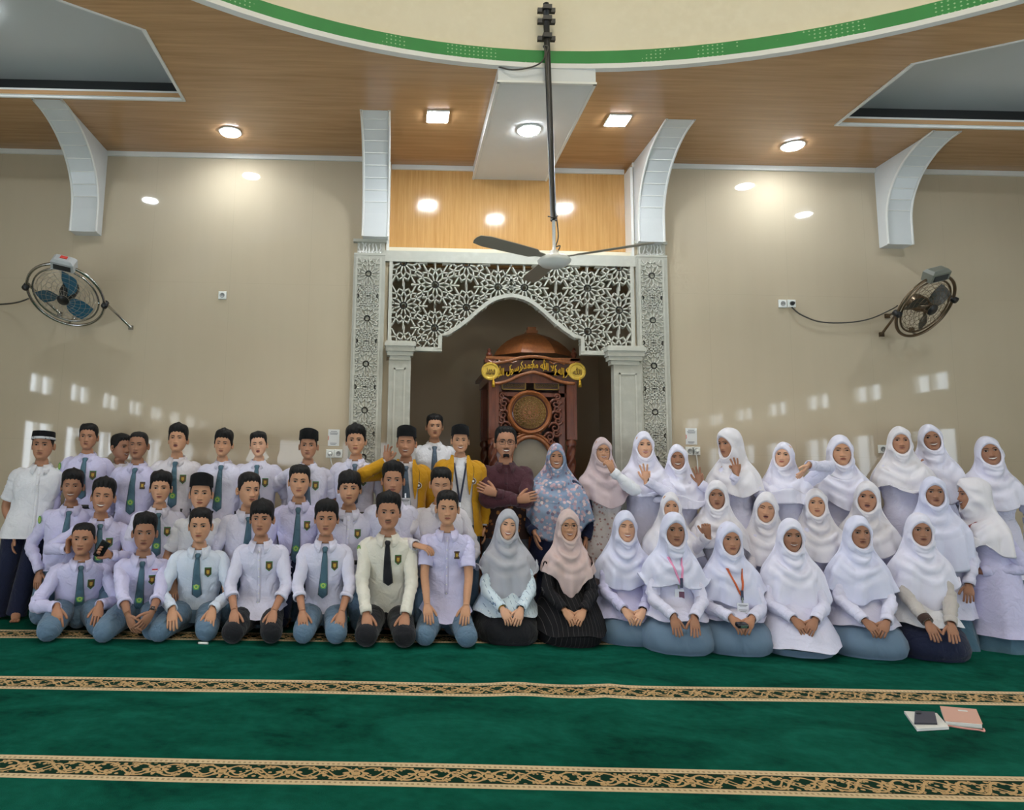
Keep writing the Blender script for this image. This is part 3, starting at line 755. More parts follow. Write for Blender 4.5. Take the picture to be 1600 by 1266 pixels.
pmesh(_, 'carved_scrolls', M_MAH, fixn=True, kind='stuff')
ox, oz = q(890, 1095)
def _(b):
    n = 40; a = np.linspace(-.15*PI, 1.15*PI, n); P = np.c_[ox+.2*np.cos(a), np.full(n, YP-.01), oz+.21*np.sin(a)]; b.tube(P, .022, 8)
    P = np.c_[ox+.235*np.cos(a), np.full(n, YP), oz+.245*np.sin(a)]; b.tube(P, .014, 8)
    for t in a[::2]: b.lathe([(.014, -.01), (.018, 0), (.0, .012)], 8, (ox+.255*math.cos(t), YP, oz+.27*math.sin(t)))
pmesh(_, 'oval_frame', M_TEAK, fixn=True)
def _(b):
    n = 40; a = np.linspace(0, 2*PI, n, endpoint=False); V = [(ox+.185*math.cos(t), YP+.012, oz+.2*math.sin(t)) for t in a]; b.add(V, [tuple(range(n))])
    V = [(ox+.185*math.cos(t), YP+.03, oz+.2*math.sin(t)) for t in a]; b.add(V, [tuple(range(n))])
pmesh(_, 'oval_inlay', M_PANELG, smooth=False, fixn=True)
def _(b):
    x0, x1 = ox-.28, ox+.28; b.box((x0, YP, .5), (x1, YP+.04, oz-.2)); b.box((pxl+.04, YP+.0, 1.02), (pxr-.04, YP+.05, 1.12)); b.box((pxl+.02, YP-.02, .36), (pxr-.02, YP+.03, .8))
pmesh(_, 'front_panel', M_MAH, smooth=False)

# ------------------------------------------------------------------ ceiling fan on a black pole bolted to the drum
YF = 5.13
p0, p1, p2, p3_ = atY(853, 6, YF+.04), atY(855, 75, YF+.04), atY(865, 345, YF), atY(866, 408, YF)
fan = empty('ceiling_fan', tuple(p3_), 'white ceiling fan hanging on a long black pole before the niche', 'fan')
def fm(fn, name, m, parent=fan, **kw):
    b = MB(); fn(b); b.v = [v-p3_ for v in b.v]; return b.build(name, m, parent, **kw)
pole = fm(lambda b: b.tube([p0, p1, p2], .024, 12), 'pole', M_BLACK)
for py in (17, 34, 61):
    c = atY(853.5, py, YF+.06)
    def _(b): b.box((c[0]-.07, YF+.045, c[2]-.018), (c[0]+.07, YF+.075, c[2]+.018)); b.box((c[0]-.034, YF, c[2]-.018), (c[0]+.034, YF+.045, c[2]+.018))
    fm(_, 'wall_clamp', M_BLACK, pole, smooth=False)
fm(lambda b: b.tube([p2+(0, 0, .02), p3_+(0, 0, .06)], .012, 10), 'down_rod', M_WHITE)
def _(b): b.lathe([(.0, .085), (.03, .08), (.035, .05), (.05, .045), (.10, .03), (.125, .005), (.12, -.012), (.095, -.035), (.05, -.05), (.0, -.054)], 32, tuple(p3_), cap=(False, False))
fm(_, 'motor_housing', plain('fan_white', (222, 220, 212), .3, .03), fixn=True)
bl = None
for k, ang in enumerate((95, 208, 332)):
    def _(b):
        a = math.radians(ang); d = np.array([math.cos(a), math.sin(a), 0]); n_ = np.array([-d[1], d[0], 0]); R = []
        for t, w_ in ((.10, .022), (.16, .03), (.2, .055), (.4, .062), (.62, .066), (.7, .05), (.715, .02)):
            c = p3_+d*t+np.array([0, 0, .02+.03*t]); tw = np.array([0, 0, .22*w_])
            R.append([c-n_*w_-tw, c-n_*w_-tw+(0, 0, .005), c+n_*w_+tw+(0, 0, .005), c+n_*w_+tw])
        b.loft(np.array(R))
    fm(_, 'blade', plain('fan_blade_grey', (150, 142, 128), .4, .03), smooth=False, fixn=True)
M_CABLE = plain('grey_cable', (70, 66, 60), .5, .05)
def _(b):
    P = [p2+(.02, 0, .05), p2+(.035, 0, -.12), p2+(.015, 0, -.2), p3_+(.045, 0, .12), p3_+(.02, 0, .06)]; b.tube(cr(np.array(P), 20), .005, 6)
    b.tube(cr(np.array([p2+(-.045, -.01, .03), p2+(0, -.03, .015), p2+(.03, 0, .04)]), 8), .005, 5)
    P = [atY(775, 103, YF+.07), atY(800, 109, YF+.03), atY(830, 105, YF+.02), atY(848, 95, YF), atY(852, 78, YF), atY(849, 72, YF), atY(857, 74, YF-.01), atY(853, 90, YF-.02), atY(856, 140, YF-.03), atY(860, 230, YF-.02), atY(864, 340, YF-.02)]
    b.tube(cr(np.array(P), 60), .006, 6)
fm(_, 'power_cord', M_CABLE, pole)

# ------------------------------------------------------------------ oscillating wall fans
M_CHROME = plain('chrome', (178, 176, 172), .2, .03, metal=1.0); M_BRONZE = plain('bronze_metal', (112, 96, 78), .3, .05, metal=.9)
M_BLUE = plain('blue_fan_blade', (44, 98, 122), .35, .08); M_DBLADE = plain('dark_fan_blade', (62, 60, 52), .4, .08)
M_GBOX = plain('grey_plastic', (176, 178, 178), .4, .03); M_WIRE = plain('grille_wire', (168, 160, 146), .3, .03, metal=.7)
M_WIRED = plain('dark_grille_wire', (116, 98, 76), .3, .03, metal=.7)
def wall_fan(px, py, Y, yaw, pitch, roll, R_, mring, mwire, mblade, mbox, label, anchors, blade_rot):
    c = atY(px, py, Y); r = empty('wall_fan', tuple(c), label, 'fan')
    Rm = np.array(Matrix.Rotation(yaw, 3, 'Z') @ Matrix.Rotation(pitch, 3, 'X') @ Matrix.Rotation(roll, 3, 'Y'))
    tf = lambda P: np.asarray(P, float) @ Rm.T
    def mk(fn, name, m, **kw):
        b = MB(); fn(b); b.v = [tf(v) for v in b.v]; return b.build(name, m, kw.pop('parent', r), **kw)
    circ_ = lambda rr, y, n=48: np.array([(rr*math.cos(a), y, rr*math.sin(a)) for a in np.linspace(0, 2*PI, n+1)])
    mk(lambda b: b.tube(circ_(R_*1.17, 0, 56), .014, 8), 'stand_ring', mring)
    g = mk(lambda b: [b.tube(circ_(R_, 0), .009, 6)], 'guard_rim', mring)
    def _(b):
        for rr, y in ((.2, -.075), (.36, -.07), (.52, -.065), (.67, -.055), (.8, -.042), (.91, -.024)):
            b.tube(circ_(R_*rr, y, 36), .0020, 4); b.tube(circ_(R_*rr, -y*.9, 36), .0020, 4)
        for k in range(20):
            a = 2*PI*k/20; da = .5
            for sgn in (1, -1):
                P = [(R_*t*math.cos(a+da*t*sgn), sgn*yy, R_*t*math.sin(a+da*t*sgn)) for t, yy in ((.2, -.075), (.5, -.066), (.8, -.042), (1, 0))]
                b.tube(cr(np.array(P), 7), .0018, 4)
    mk(_, 'wire_grille', mwire, kind='stuff', parent=g)
    mk(lambda b: b.lathe([(.0, -.085), (.05, -.083), (.055, -.07), (.05, -.06)], 24, axis='y', cap=(False, True)), 'grille_badge', M_BLACK, fixn=True)
    mk(lambda b: b.lathe([(.05, -.045), (.055, .0), (.075, .03), (.08, .12), (.06, .17), (.0, .18)], 24, axis='y'), 'motor', M_BLACK if mbox is M_GBOX else mring, fixn=True)
    for k in range(3):
        def _(b):
            a = blade_rot+2*PI*k/3; G = []
            for t in np.linspace(.16, .88, 9):
                row = []
                w = .62*math.sin(min(1, (t-.05)/.5)*PI/2)*(1-.25*max(0, t-.6)/.3)
                for s_ in np.linspace(-.5, .5, 7):
                    an = a+w*s_*1.55/(.4+t)+.35*t; row.append((R_*t*math.cos(an), -.01+.07*s_*(1-.3*t), R_*t*math.sin(an)))
                G.append(row)
            G = np.array(G); b.grid(G); b.grid(G+np.array([0, .004, 0]), flip=True)
        mk(_, 'blade', mblade, fixn=False)
    def _(b):
        hh = R_*1.17
        for x_, w_ in ((0, .09),):
            R2 = []
            for z_, wx_, wy_ in ((hh-.04, .085, .04), (hh-.03, .1, .05), (hh+.05, .1, .055), (hh+.075, .075, .04), (hh+.08, .05, .03)):
                R2.append([(-wx_, -wy_, z_), (wx_, -wy_, z_), (wx_, wy_, z_), (-wx_, wy_, z_)])
            b.loft(np.array(R2))
    bx = mk(_, 'control_box', mbox, smooth=False, fixn=True)
    mk(lambda b: b.box((-.075, -.058, R_*1.17-.02), (.075, -.05, R_*1.17+.03)), 'switch_plate', M_DARK, smooth=False, parent=bx)
    if mbox is M_GBOX: mk(lambda b: b.box((-.03, -.012, R_*1.17+.08), (.03, .022, R_*1.17+.086)), 'red_sticker', plain('red_sticker', (206, 62, 48), .5), smooth=False, parent=bx)
    for s_ in (-1, 1):
        mk(lambda b: b.lathe([(.0, -.03), (.03, -.03), (.03, .03), (.0, .03)], 12, (s_*R_*1.19, 0, 0), 'y'), 'pivot_knob', M_BLACK, fixn=True)
    # legs from the ring to the wall
    for (a0, dw) in anchors:
        s0 = tf(np.array([a0[0]*R_*1.17, 0, a0[1]*R_*1.17])); w_ = np.array([s0[0]+dw[0], D-c[1]-.004, s0[2]+dw[1]])
        b = MB(); b.tube([s0, s0*.6+w_*.4, w_], .012, 8); bk = b.build('wall_bracket', mring, r)
        b = MB(); b.box((w_[0]-.022, w_[1]-.016, w_[2]-.022), (w_[0]+.022, w_[1]+.003, w_[2]+.022)); b.build('wall_plate', mring, bk, smooth=False)
    return r, c, tf
wall_fan(103, 462, D-.42, math.radians(-2), math.radians(50), math.radians(16), .30, M_CHROME, M_WIRE, M_BLUE, M_GBOX, 'wall fan with blue blades and a chrome ring', [((.98, .1), (.13, -.17)), ((-.98, .1), (.08, -.17)), ((0, -1), (0, .1))], 1.1)
wall_fan(1446, 479, D-.42, math.radians(20), math.radians(37), math.radians(-20), .265, M_BRONZE, M_WIRED, M_DBLADE, plain('olive_grey_plastic', (112, 114, 104), .4), 'wall fan with dark blades and a bronze ring', [((-.98, .1), (.15, -.13)), ((-.98, .1), (.22, .06)), ((0, -1), (.12, .1))], .4)
def cord(pts, rad, label, m, name='power_cord'):
    b = MB(); b.tube(cr(np.array([atY(x, y, Y) for x, y, Y in pts]), 6*len(pts)), rad, 6); return tag(b.build(name, m), label, 'cord')
cord([(-6, 476, D-.03), (15, 474.5, D-.1), (30, 472, D-.2), (44, 467, D-.35)], .008, 'dark cord running from the photo edge to the blue-bladed wall fan', M_CABLE)
cord([(1237, 480, D-.03), (1252, 492, D-.03), (1282, 503, D-.03), (1325, 504, D-.03), (1360, 498, D-.04), (1392, 484, D-.1), (1402, 478, D-.3)], .007, 'dark cord from the double socket to the bronze wall fan', M_CABLE)
# sockets
def socket(px, py, label, plug=False, y=D):
    c = atY(px, py, y); r = empty('wall_socket', (c[0], y, c[2]), label, 'socket')
    b = MB(); h = .04
    R = [[(-h*s, yy, -h*s), (h*s, yy, -h*s), (h*s, yy, h*s), (-h*s, yy, h*s)] for s, yy in ((1, -.001), (1, -.012), (.9, -.018))]
    b.loft(np.array(R)); b.build('cover_plate', M_PLASTIC, r, smooth=False, fixn=True)
    b = MB(); b.lathe([(.024, -.016), (.024, -.0225), (.02, -.0225), (.018, -.0195), (0, -.0195)], 20, axis='y', cap=(True, False)); b.build('socket_ring', plain('socket_grey', (150, 150, 146), .4), r, fixn=True)
    b = MB(); 
    for s in (-.009, .009): b.lathe([(.0035, -.019), (.0035, -.021), (0, -.021)], 8, (s, 0, 0), axis='y')
    b.build('pin_hole', M_BLACK, r, smooth=False, kind='stuff')
    if plug: b = MB(); b.lathe([(.018, -.02), (.018, -.04), (.01, -.055), (0, -.056)], 14, axis='y'); b.build('plug', plug, r, fixn=True)
socket(348, 462, 'white wall socket alone beside the blue-bladed fan')
socket(1222, 475, 'empty white socket of the pair on the dark-fan wall')
socket(1236, 475, 'white socket of the pair with a black plug in it', M_BLACK)
socket(1378, 702, 'white wall socket between the heads of two girls in white hijabs')
socket(516, 709, 'white socket under the notice, nearer the boy in the black cap', M_PLASTIC)
socket(529, 709, 'white socket under the notice, nearer the stone pilaster')
socket(1077, 705, 'white socket under the notice by the girls, nearer the pilaster')
socket(1087, 705, 'white socket under the notice by the girls, with a white cable plugged in', M_PLASTIC)
cord([(1087, 707, D-.05), (1089, 716, D-.03), (1090, 726, D-.02), (1090, 740, D-.02)], .006, 'white cable hanging from the socket among the girls', M_PLASTIC)
cord([(516, 711, D-.05), (517, 720, D-.03), (520, 730, D-.02)], .006, 'white cable hanging from the socket beside the boy in the black cap', M_PLASTIC)
M_PAPER = plain('paper', (222, 222, 220), .7, .02); M_INK = plain('grey_print', (136, 138, 142), .8, .05); M_RED = plain('pale_red_print', (214, 150, 140), .8, .05)
def notice(px, py, label):
    c = atY(px, py, D); r = empty('notice', (c[0], D, c[2]), label, 'notice')
    b = MB(); b.box((-.055, -.004, -.08), (.055, -.0005, .08)); b.build('sheet', M_PAPER, r, smooth=False)
    b = MB(); 
    for i, (z, x0, x1) in enumerate(((.06, -.03, .03), (.045, -.04, .04), (.034, -.035, .035), (-.055, -.035, .03), (-.066, -.03, .02))): b.box((x0, -.0052, z-.003), (x1, -.004, z+.003))
    b.build('printed_lines', M_INK, r, smooth=False, kind='stuff')
    b = MB(); b.prism([(-.055, .02), (-.045, .01), (-.045, -.02), (-.055, -.03)], -.0052, -.004); b.build('printed_mark', M_RED, r, smooth=False)
notice(521.5, 684, 'white paper notice on the wall behind the boys in front of the stone pilaster')
notice(1080, 682, 'white paper notice on the wall above the girl with raised hand')

# ------------------------------------------------------------------ things on the carpet
def flat_box(name, corners, z0, h, m, parent=None, **kw):
    q4 = [onfloor(*c) for c in corners]; b = MB(); V = [(p[0], p[1], z0) for p in q4]+[(p[0], p[1], z0+h) for p in q4]
    b.add(V, [(0, 1, 2, 3), (7, 6, 5, 4), (0, 4, 5, 1), (1, 5, 6, 2), (2, 6, 7, 3), (3, 7, 4, 0)]); return b.build(name, m, parent, smooth=False, fixn=True, **kw)
n1 = flat_box('notebook', [(1413, 1116), (1464, 1119), (1483, 1141), (1433, 1144)], .003, .012, M_PAPER); tag(n1, 'thin white notebook lying open-side down on the green carpet', 'notebook')
flat_box('cover', [(1413, 1116), (1464, 1119), (1483, 1141), (1433, 1144)], .0152, .002, plain('white_cover', (226, 224, 218), .4, .02), n1)
ph = flat_box('phone', [(1430, 1118.5), (1461, 1120), (1465, 1138), (1429, 1137.5)], .0174, .010, plain('dark_blue_case', (38, 38, 50), .35, .05)); tag(ph, 'dark phone lying on the white notebook', 'phone')
flat_box('camera_bump', [(1432, 1119), (1440, 1119.4), (1440, 1124), (1432, 1123.6)], .0276, .003, M_BLACK, ph)
n2 = flat_box('notebook', [(1470, 1112), (1525, 1117), (1535, 1140), (1478, 1135)], .003, .022, M_PAPER); tag(n2, 'thick pink notebook lying on the green carpet', 'notebook')
flat_box('cover', [(1469, 1111), (1526, 1116), (1536, 1139.5), (1477, 1134.5)], .0252, .003, plain('pink_cover', (214, 166, 146), .5, .03), n2)
flat_box('cover_print', [(1497, 1117), (1512, 1118.5), (1513, 1120.5), (1498, 1119)], .0283, .0005, M_PAPER, n2)
b = MB(); P = [onfloor(*p)+(0, 0, .01) for p in ((1481, 1137), (1505, 1141), (1530, 1144), (1538, 1146), (1537, 1142))]; b.tube(cr(np.array(P), 20), .005, 6); b.build('page_ribbon', M_RED, n2)
b = MB(); P = [onfloor(*p)+(0, 0, .012) for p in ((310, 1007.5), (325, 1008))]; b.tube(P, .009, 8); o = b.build('pen', M_PLASTIC); tag(o, 'white pen lying on the carpet before a kneeling boy', 'pen')
b = MB(); P = [onfloor(*p)+(0, 0, .012) for p in ((308, 1007.4), (310.2, 1007.5))]; b.tube(P, .006, 8); b.build('pen_tip', M_BLACK, o)
# ------------------------------------------------------------------ people: materials
def skin(name, rgb):
    k = NT(name); v = k.coord(); n = k.noise(30, 3, v); c = s2l(rgb)
    k.b.inputs['Subsurface Weight'].default_value = .08; k.b.inputs['Subsurface Radius'].default_value = (.01, .004, .002)
    return k.out(k.mix(n, tuple(x*.9 for x in c), tuple(min(1, x*1.08) for x in c)), .5, spec=.35)
SKIN = {'a': skin('skin_light', (218, 168, 138)), 'b': skin('skin_tan', (196, 146, 114)), 'c': skin('skin_brown', (178, 128, 100)), 'd': skin('skin_deep', (161, 115, 90))}
LIP = {'a': plain('lips_rose', (176, 100, 90), .45), 'b': plain('lips_tan', (148, 86, 74), .45), 'c': plain('lips_brown', (138, 84, 72), .45), 'd': plain('lips_deep', (118, 70, 60), .45)}
def hair_mat():
    k = NT('black_hair'); v = k.coord('Object', (60, 60, 14)); n = k.noise(3, 3, v, .6, .4)
    k.bump(n, .8, .006); return k.out(k.mix(n, s2l((14, 13, 14)), s2l((28, 25, 25))), .55, spec=.28)
M_HAIR = hair_mat(); M_BROW = plain('brow_hair', (30, 22, 20), .7); M_LID = plain('lash_line', (30, 20, 18), .6)
M_SCL = plain('eye_white', (172, 158, 148), .6, .02); M_IRIS = plain('iris_dark', (22, 13, 10), .7, spec=.1); M_TEETH = plain('teeth', (232, 228, 218), .3, .02); M_MOUTHIN = plain('mouth_inside', (70, 30, 28), .6)
C_ = {'lav': cloth('lavender_white_cotton', (216, 214, 234)), 'white': cloth('white_cotton', (226, 226, 232)), 'cream': cloth('cream_cotton', (222, 217, 204)), 'blue': cloth('bluish_white_cotton', (212, 220, 234)),
      'pale': cloth('pale_grey_cotton', (216, 210, 216)), 'violet': cloth('violet_white_cotton', (206, 202, 234)),
      'trouser': cloth('blue_grey_twill', (96, 120, 142), crease=.4), 'black': cloth('black_twill', (26, 26, 31)), 'navy': cloth('navy_twill', (26, 32, 58)), 'grey': cloth('grey_twill', (96, 96, 104)),
      'tie': cloth('teal_grey_tie', (78, 108, 124), .6), 'btie': cloth('black_tie', (30, 30, 36), .6), 'gtie': cloth('slate_tie', (84, 100, 118), .6),
      'yellow': cloth('mustard_yellow_cloth', (196, 142, 24)), 'maroon': cloth('maroon_cloth', (74, 40, 48)), 'pink': cloth('dusty_pink_voile', (206, 182, 178), soft=True), 'pinkgrey': cloth('mauve_voile', (196, 176, 178), soft=True),
      'greyh': cloth('silver_grey_voile', (176, 176, 184), soft=True), 'girl': cloth('white_hijab_cloth', (226, 224, 240), soft=True), 'girl2': cloth('soft_white_hijab_cloth', (224, 220, 226), soft=True), 'girl3': cloth('bluish_hijab_cloth', (218, 219, 240), soft=True),
      'skirt': cloth('blue_grey_skirt', (104, 126, 148), soft=True), 'greysl': cloth('beige_grey_knit', (186, 178, 172)), 'brown': cloth('brown_cuff', (66, 48, 42)), 'dnavy': cloth('navy_knit', (30, 36, 66)), 'teal': cloth('teal_skirt', (74, 104, 122))}
def stripes_mat():
    k = NT('black_pinstripe'); sep = k.new('ShaderNodeSeparateXYZ'); k.set(sep.inputs[0], k.coord())
    f = k.M('LESS_THAN', k.M('FRACT', k.M('DIVIDE', k.M('ADD', sep.outputs[0], k.M('MULTIPLY', sep.outputs[1], .3)), .035)), .06)
    k.bump(k.noise(8, 3, k.coord()), .4, .012); return k.out(k.mix(f, s2l((24, 23, 26)), s2l((78, 74, 74))), .85, spec=.2)
def blouse_mat():
    k = NT('pale_blue_stitched_blouse'); sep = k.new('ShaderNodeSeparateXYZ'); k.set(sep.inputs[0], k.coord())
    f = k.M('LESS_THAN', k.M('FRACT', k.M('DIVIDE', k.M('ADD', sep.outputs[0], k.M('MULTIPLY', sep.outputs[1], .4)), .045)), .09)
    dash = k.M('GREATER_THAN', k.M('SINE', k.M('MULTIPLY', sep.outputs[2], 160)), -.3)
    vo = k.new('ShaderNodeTexVoronoi'); vo.inputs['Scale'].default_value = 26; k.set(vo.inputs['Vector'], k.coord())
    dots = k.M('LESS_THAN', vo.outputs['Distance'], .16)
    c = k.mix(k.M('MULTIPLY', f, dash), s2l((206, 220, 230)), s2l((112, 134, 160))); c = k.mix(dots, c, s2l((236, 238, 240)))
    k.bump(k.noise(8, 3, k.coord()), .4, .012); return k.out(c, .8, spec=.2)
def floral_mat(base0, base1, petals, scale, name, amount=.42):
    k = NT(name); v = k.coord(); vo = k.new('ShaderNodeTexVoronoi'); vo.inputs['Scale'].default_value = scale; k.set(vo.inputs['Vector'], v)
    d = k.M('ADD', vo.outputs['Distance'], k.M('MULTIPLY', k.noise(70, 2, v), .22))
    m = k.M('LESS_THAN', d, amount); m = k.M('MULTIPLY', m, k.M('GREATER_THAN', k.noise(5, 3, v), .40))
    c2 = k.ramp(vo.outputs['Color'], [(0, s2l(petals[0])), (.5, s2l(petals[1])), (1, s2l(petals[2]))])
    c = k.mix(m, k.mix(k.noise(9, 4, v), s2l(base0), s2l(base1)), c2)
    k.bump(k.noise(9, 3, v), .4, .012); return k.out(c, .75, spec=.25)
C_['pin'] = stripes_mat(); C_['blouse'] = blouse_mat()
C_['floral'] = floral_mat((104, 122, 150), (160, 176, 200), ((222, 202, 196), (196, 164, 172), (70, 82, 116)), 30, 'blue_floral_print', .58)
C_['batik'] = floral_mat((34, 22, 22), (50, 30, 26), ((156, 104, 52), (120, 74, 40), (60, 34, 26)), 20, 'brown_gold_batik', .46)
C_['lace'] = floral_mat((196, 188, 186), (210, 202, 198), ((190, 140, 130), (160, 130, 126), (214, 206, 200)), 30, 'beaded_floral_lace')
M_VELVET = cloth('black_velvet_cap', (18, 18, 20), .95, .2, .1, .02, .1); M_CAPBAND = floral_mat((180, 180, 184), (210, 210, 212), ((30, 30, 34), (60, 60, 64), (230, 230, 230)), 60, 'woven_cap_band')
M_BG = plain('badge_green', (46, 112, 62), .5); M_BY = plain('badge_gold', (196, 160, 60), .5); M_BR = plain('badge_brown', (96, 66, 40), .5); M_BLACKB = plain('badge_black', (44, 34, 38), .5)
M_EMB = plain('emblem_green', (84, 158, 84), .5); M_EMBY = plain('emblem_yellow', (170, 188, 92), .5)
M_RFLAG = plain('flag_red', (206, 44, 56), .6); M_WFLAG = plain('flag_white', (230, 228, 230), .6)
M_BELT = plain('black_belt', (26, 26, 28), .4); M_GLASSF = plain('glasses_black', (28, 24, 24), .3); M_GLASSB = plain('glasses_bronze', (110, 84, 60), .3, metal=.5)
M_PINKL = plain('pink_lanyard', (236, 150, 190), .5); M_NAVYL = plain('dark_lanyard', (52, 58, 84), .5); M_ORL = plain('orange_lanyard', (206, 96, 50), .5); M_REDL = plain('maroon_lanyard', (140, 70, 66), .5)
M_CARDP = plain('id_card', (222, 224, 230), .35, .02); M_CARDPIC = plain('id_card_print', (110, 66, 88), .4, .2, 60)
M_SILVER = plain('silver', (190, 188, 184), .25, metal=.9); M_STEEL = plain('watch_black', (24, 24, 28), .2)
M_WOODSKIN = None

# ------------------------------------------------------------------ people: head
_tab = np.array([   # front y, front z, back y, back z, half width
 (-.008, .1185, .020, .118, .010), (-.045, .110, .055, .108, .045), (-.070, .091, .083, .087, .0635), (-.084, .064, .097, .060, .0725), (-.0895, .038, .102, .032, .0755),
 (-.0875, .016, .102, .006, .0760), (-.0870, -.004, .099, -.014, .0750), (-.0875, -.022, .094, -.028, .0730), (-.0885, -.038, .087, -.040, .0700), (-.0890, -.052, .080, -.050, .0665), (-.0885, -.064, .074, -.058, .0630),
 (-.0880, -.077, .068, -.066, .0580), (-.0870, -.092, .062, -.076, .0500), (-.0830, -.106, .058, -.084, .0410), (-.0720, -.1145, .056, -.090, .0390), (-.050, -.117, .056, -.097, .0430),
 (-.033, -.124, .056, -.108, .0490), (-.030, -.145, .057, -.128, .0520), (-.034, -.172, .062, -.152, .0560)])
_NR, _NA = 54, 64
_rt = np.concatenate([np.linspace(0, 4, 12, endpoint=False), np.linspace(4, 13, 31, endpoint=False), np.linspace(13, 18, _NR-43)])
def _crt(P, t):
    i = np.clip(t.astype(int), 0, len(P)-2); f = (t-i)[:, None]
    a = P[np.maximum(i-1, 0)]; b = P[i]; c = P[i+1]; d = P[np.minimum(i+2, len(P)-1)]
    return .5*((2*b)+(c-a)*f+(2*a-5*b+4*c-d)*f**2+(3*b-a-3*c+d)*f**3)
_TB = _crt(_tab, _rt)
_ph = np.linspace(-1, 1, _NA, endpoint=False); _PHI = PI*(np.sign(_ph)*np.abs(_ph)**1.55)     # dense at the front (phi = 0)
def head_grid(p):
    """rows x azimuth x 3, head-local: face looks to -y"""
    G = np.zeros((_NR, _NA, 3)); c, s = np.cos(_PHI), np.sin(_PHI)
    ex = 2/2.25
    cc = np.sign(c)*np.abs(c)**ex; ss = np.sign(s)*np.abs(s)**ex
    fy, fz, by, bz, w = _TB.T
    jaw = 1+(p['jaw']-1)*np.clip((-fz-.03)/.05, 0, 1)
    w = w*p['wide']*np.where(fz > -.118, jaw, 1)
    my, mz = (fy+by)/2, (fz+bz)/2
    G[:, :, 0] = w[:, None]*ss
    G[:, :, 1] = my[:, None]+(fy-my)[:, None]*cc
    G[:, :, 2] = mz[:, None]+(fz-mz)[:, None]*cc
    X, Y, Z = G[:, :, 0], G[:, :, 1], G[:, :, 2]
    fr = np.clip(c, 0, 1)[None, :]**.7*np.where(Z > -.118, 1, 0)
    g = lambda x0, z0, sx, sz: np.exp(-((X-x0)/sx)**2-((Z-z0)/sz)**2)
    d = np.zeros_like(X); nz = p['nose']
    t = np.clip((.016-Z)/.052, 0, 1)
    nose = np.where((Z < .02) & (Z > -.046), 1, 0)*(.003+.0185*t**1.15)*np.exp(-(X/(.0075+.0055*t))**2)
    low = np.clip((Z+.047)/.009, 0, 1)
    d += nose*low*nz
    for sx in (-1, 1):
        d += .0075*nz*g(sx*.0135, -.035, .0062, .0062)
        d += -.0085*g(sx*.031, .006, .0165, .0105)+.0045*g(sx*.031, .005, .011, .006)
        d += .0042*g(sx*.026, .026, .02, .0075)
        d += .0045*g(sx*.045, -.020, .017, .016)
        d += -.003*g(sx*.05, -.056, .014, .02)
    d += .0045*g(0, -.0545, .02, .0055)+.0045*g(0, -.0665, .017, .0055)-.0035*g(0, -.0603, .022, .0022)-.0035*g(0, -.079, .018, .006)+.005*g(0, -.1, .017, .010)
    d += p.get('smile', 0)*.004*(g(.04, -.035, .014, .012)+g(-.04, -.035, .014, .012))
    G[:, :, 1] -= d*fr
    G[:, :, 0] += .25*d*np.sign(X)*np.abs(s)[None, :]*fr
    return G
class Head:
    def __init__(s, p):
        s.p = p; s.G = head_grid(p)
        b = MB(); b.grid(s.G, False, True); V = b.verts()
        s.bvh = BVHTree.FromPolygons(V.tolist(), b.f)
    def y(s, x, z):
        h = s.bvh.ray_cast(Vector((x, -.4, z)), Vector((0, 1, 0)))[0]
        return h.y if h is not None else -.08
def ear(b, sx, tf):
    n = 14; a = np.arange(n)*2*PI/n; R = []
    for k, (rr, off, dep) in enumerate(((.75, 0, .0), (1, .003, .010), (1.02, .006, .016), (.82, .006, .017), (.55, .004, .010), (.2, .003, .008))):
        ex = .0165*rr*np.cos(a)*(1+.12*np.sin(a)); ez = .029*rr*np.sin(a)
        R.append(np.c_[sx*(.0735*1+dep*(.9+.35*np.clip(np.cos(a), -1, 1))), .016+ex+off, -.006+ez])
    R = np.array(R)
    b.loft(np.array([tf(r) for r in R]), 0, (False, True), flip=(sx > 0))
def sn(seed, *coords):
    """cheap smooth noise: a few sines"""
    r = np.random.RandomState(seed); o = 0
    for i in range(5):
        k = r.uniform(-1, 1, len(coords)); o = o+math.pow(.8, i)*np.sin(sum(c*kk*(1+i*.7) for c, kk in zip(coords, k))+r.uniform(0, 6.28))
    return o/3
def rotm(z=0, x=0, y=0):
    return np.array(Matrix.Rotation(z, 3, 'Z') @ Matrix.Rotation(x, 3, 'X') @ Matrix.Rotation(y, 3, 'Y'))
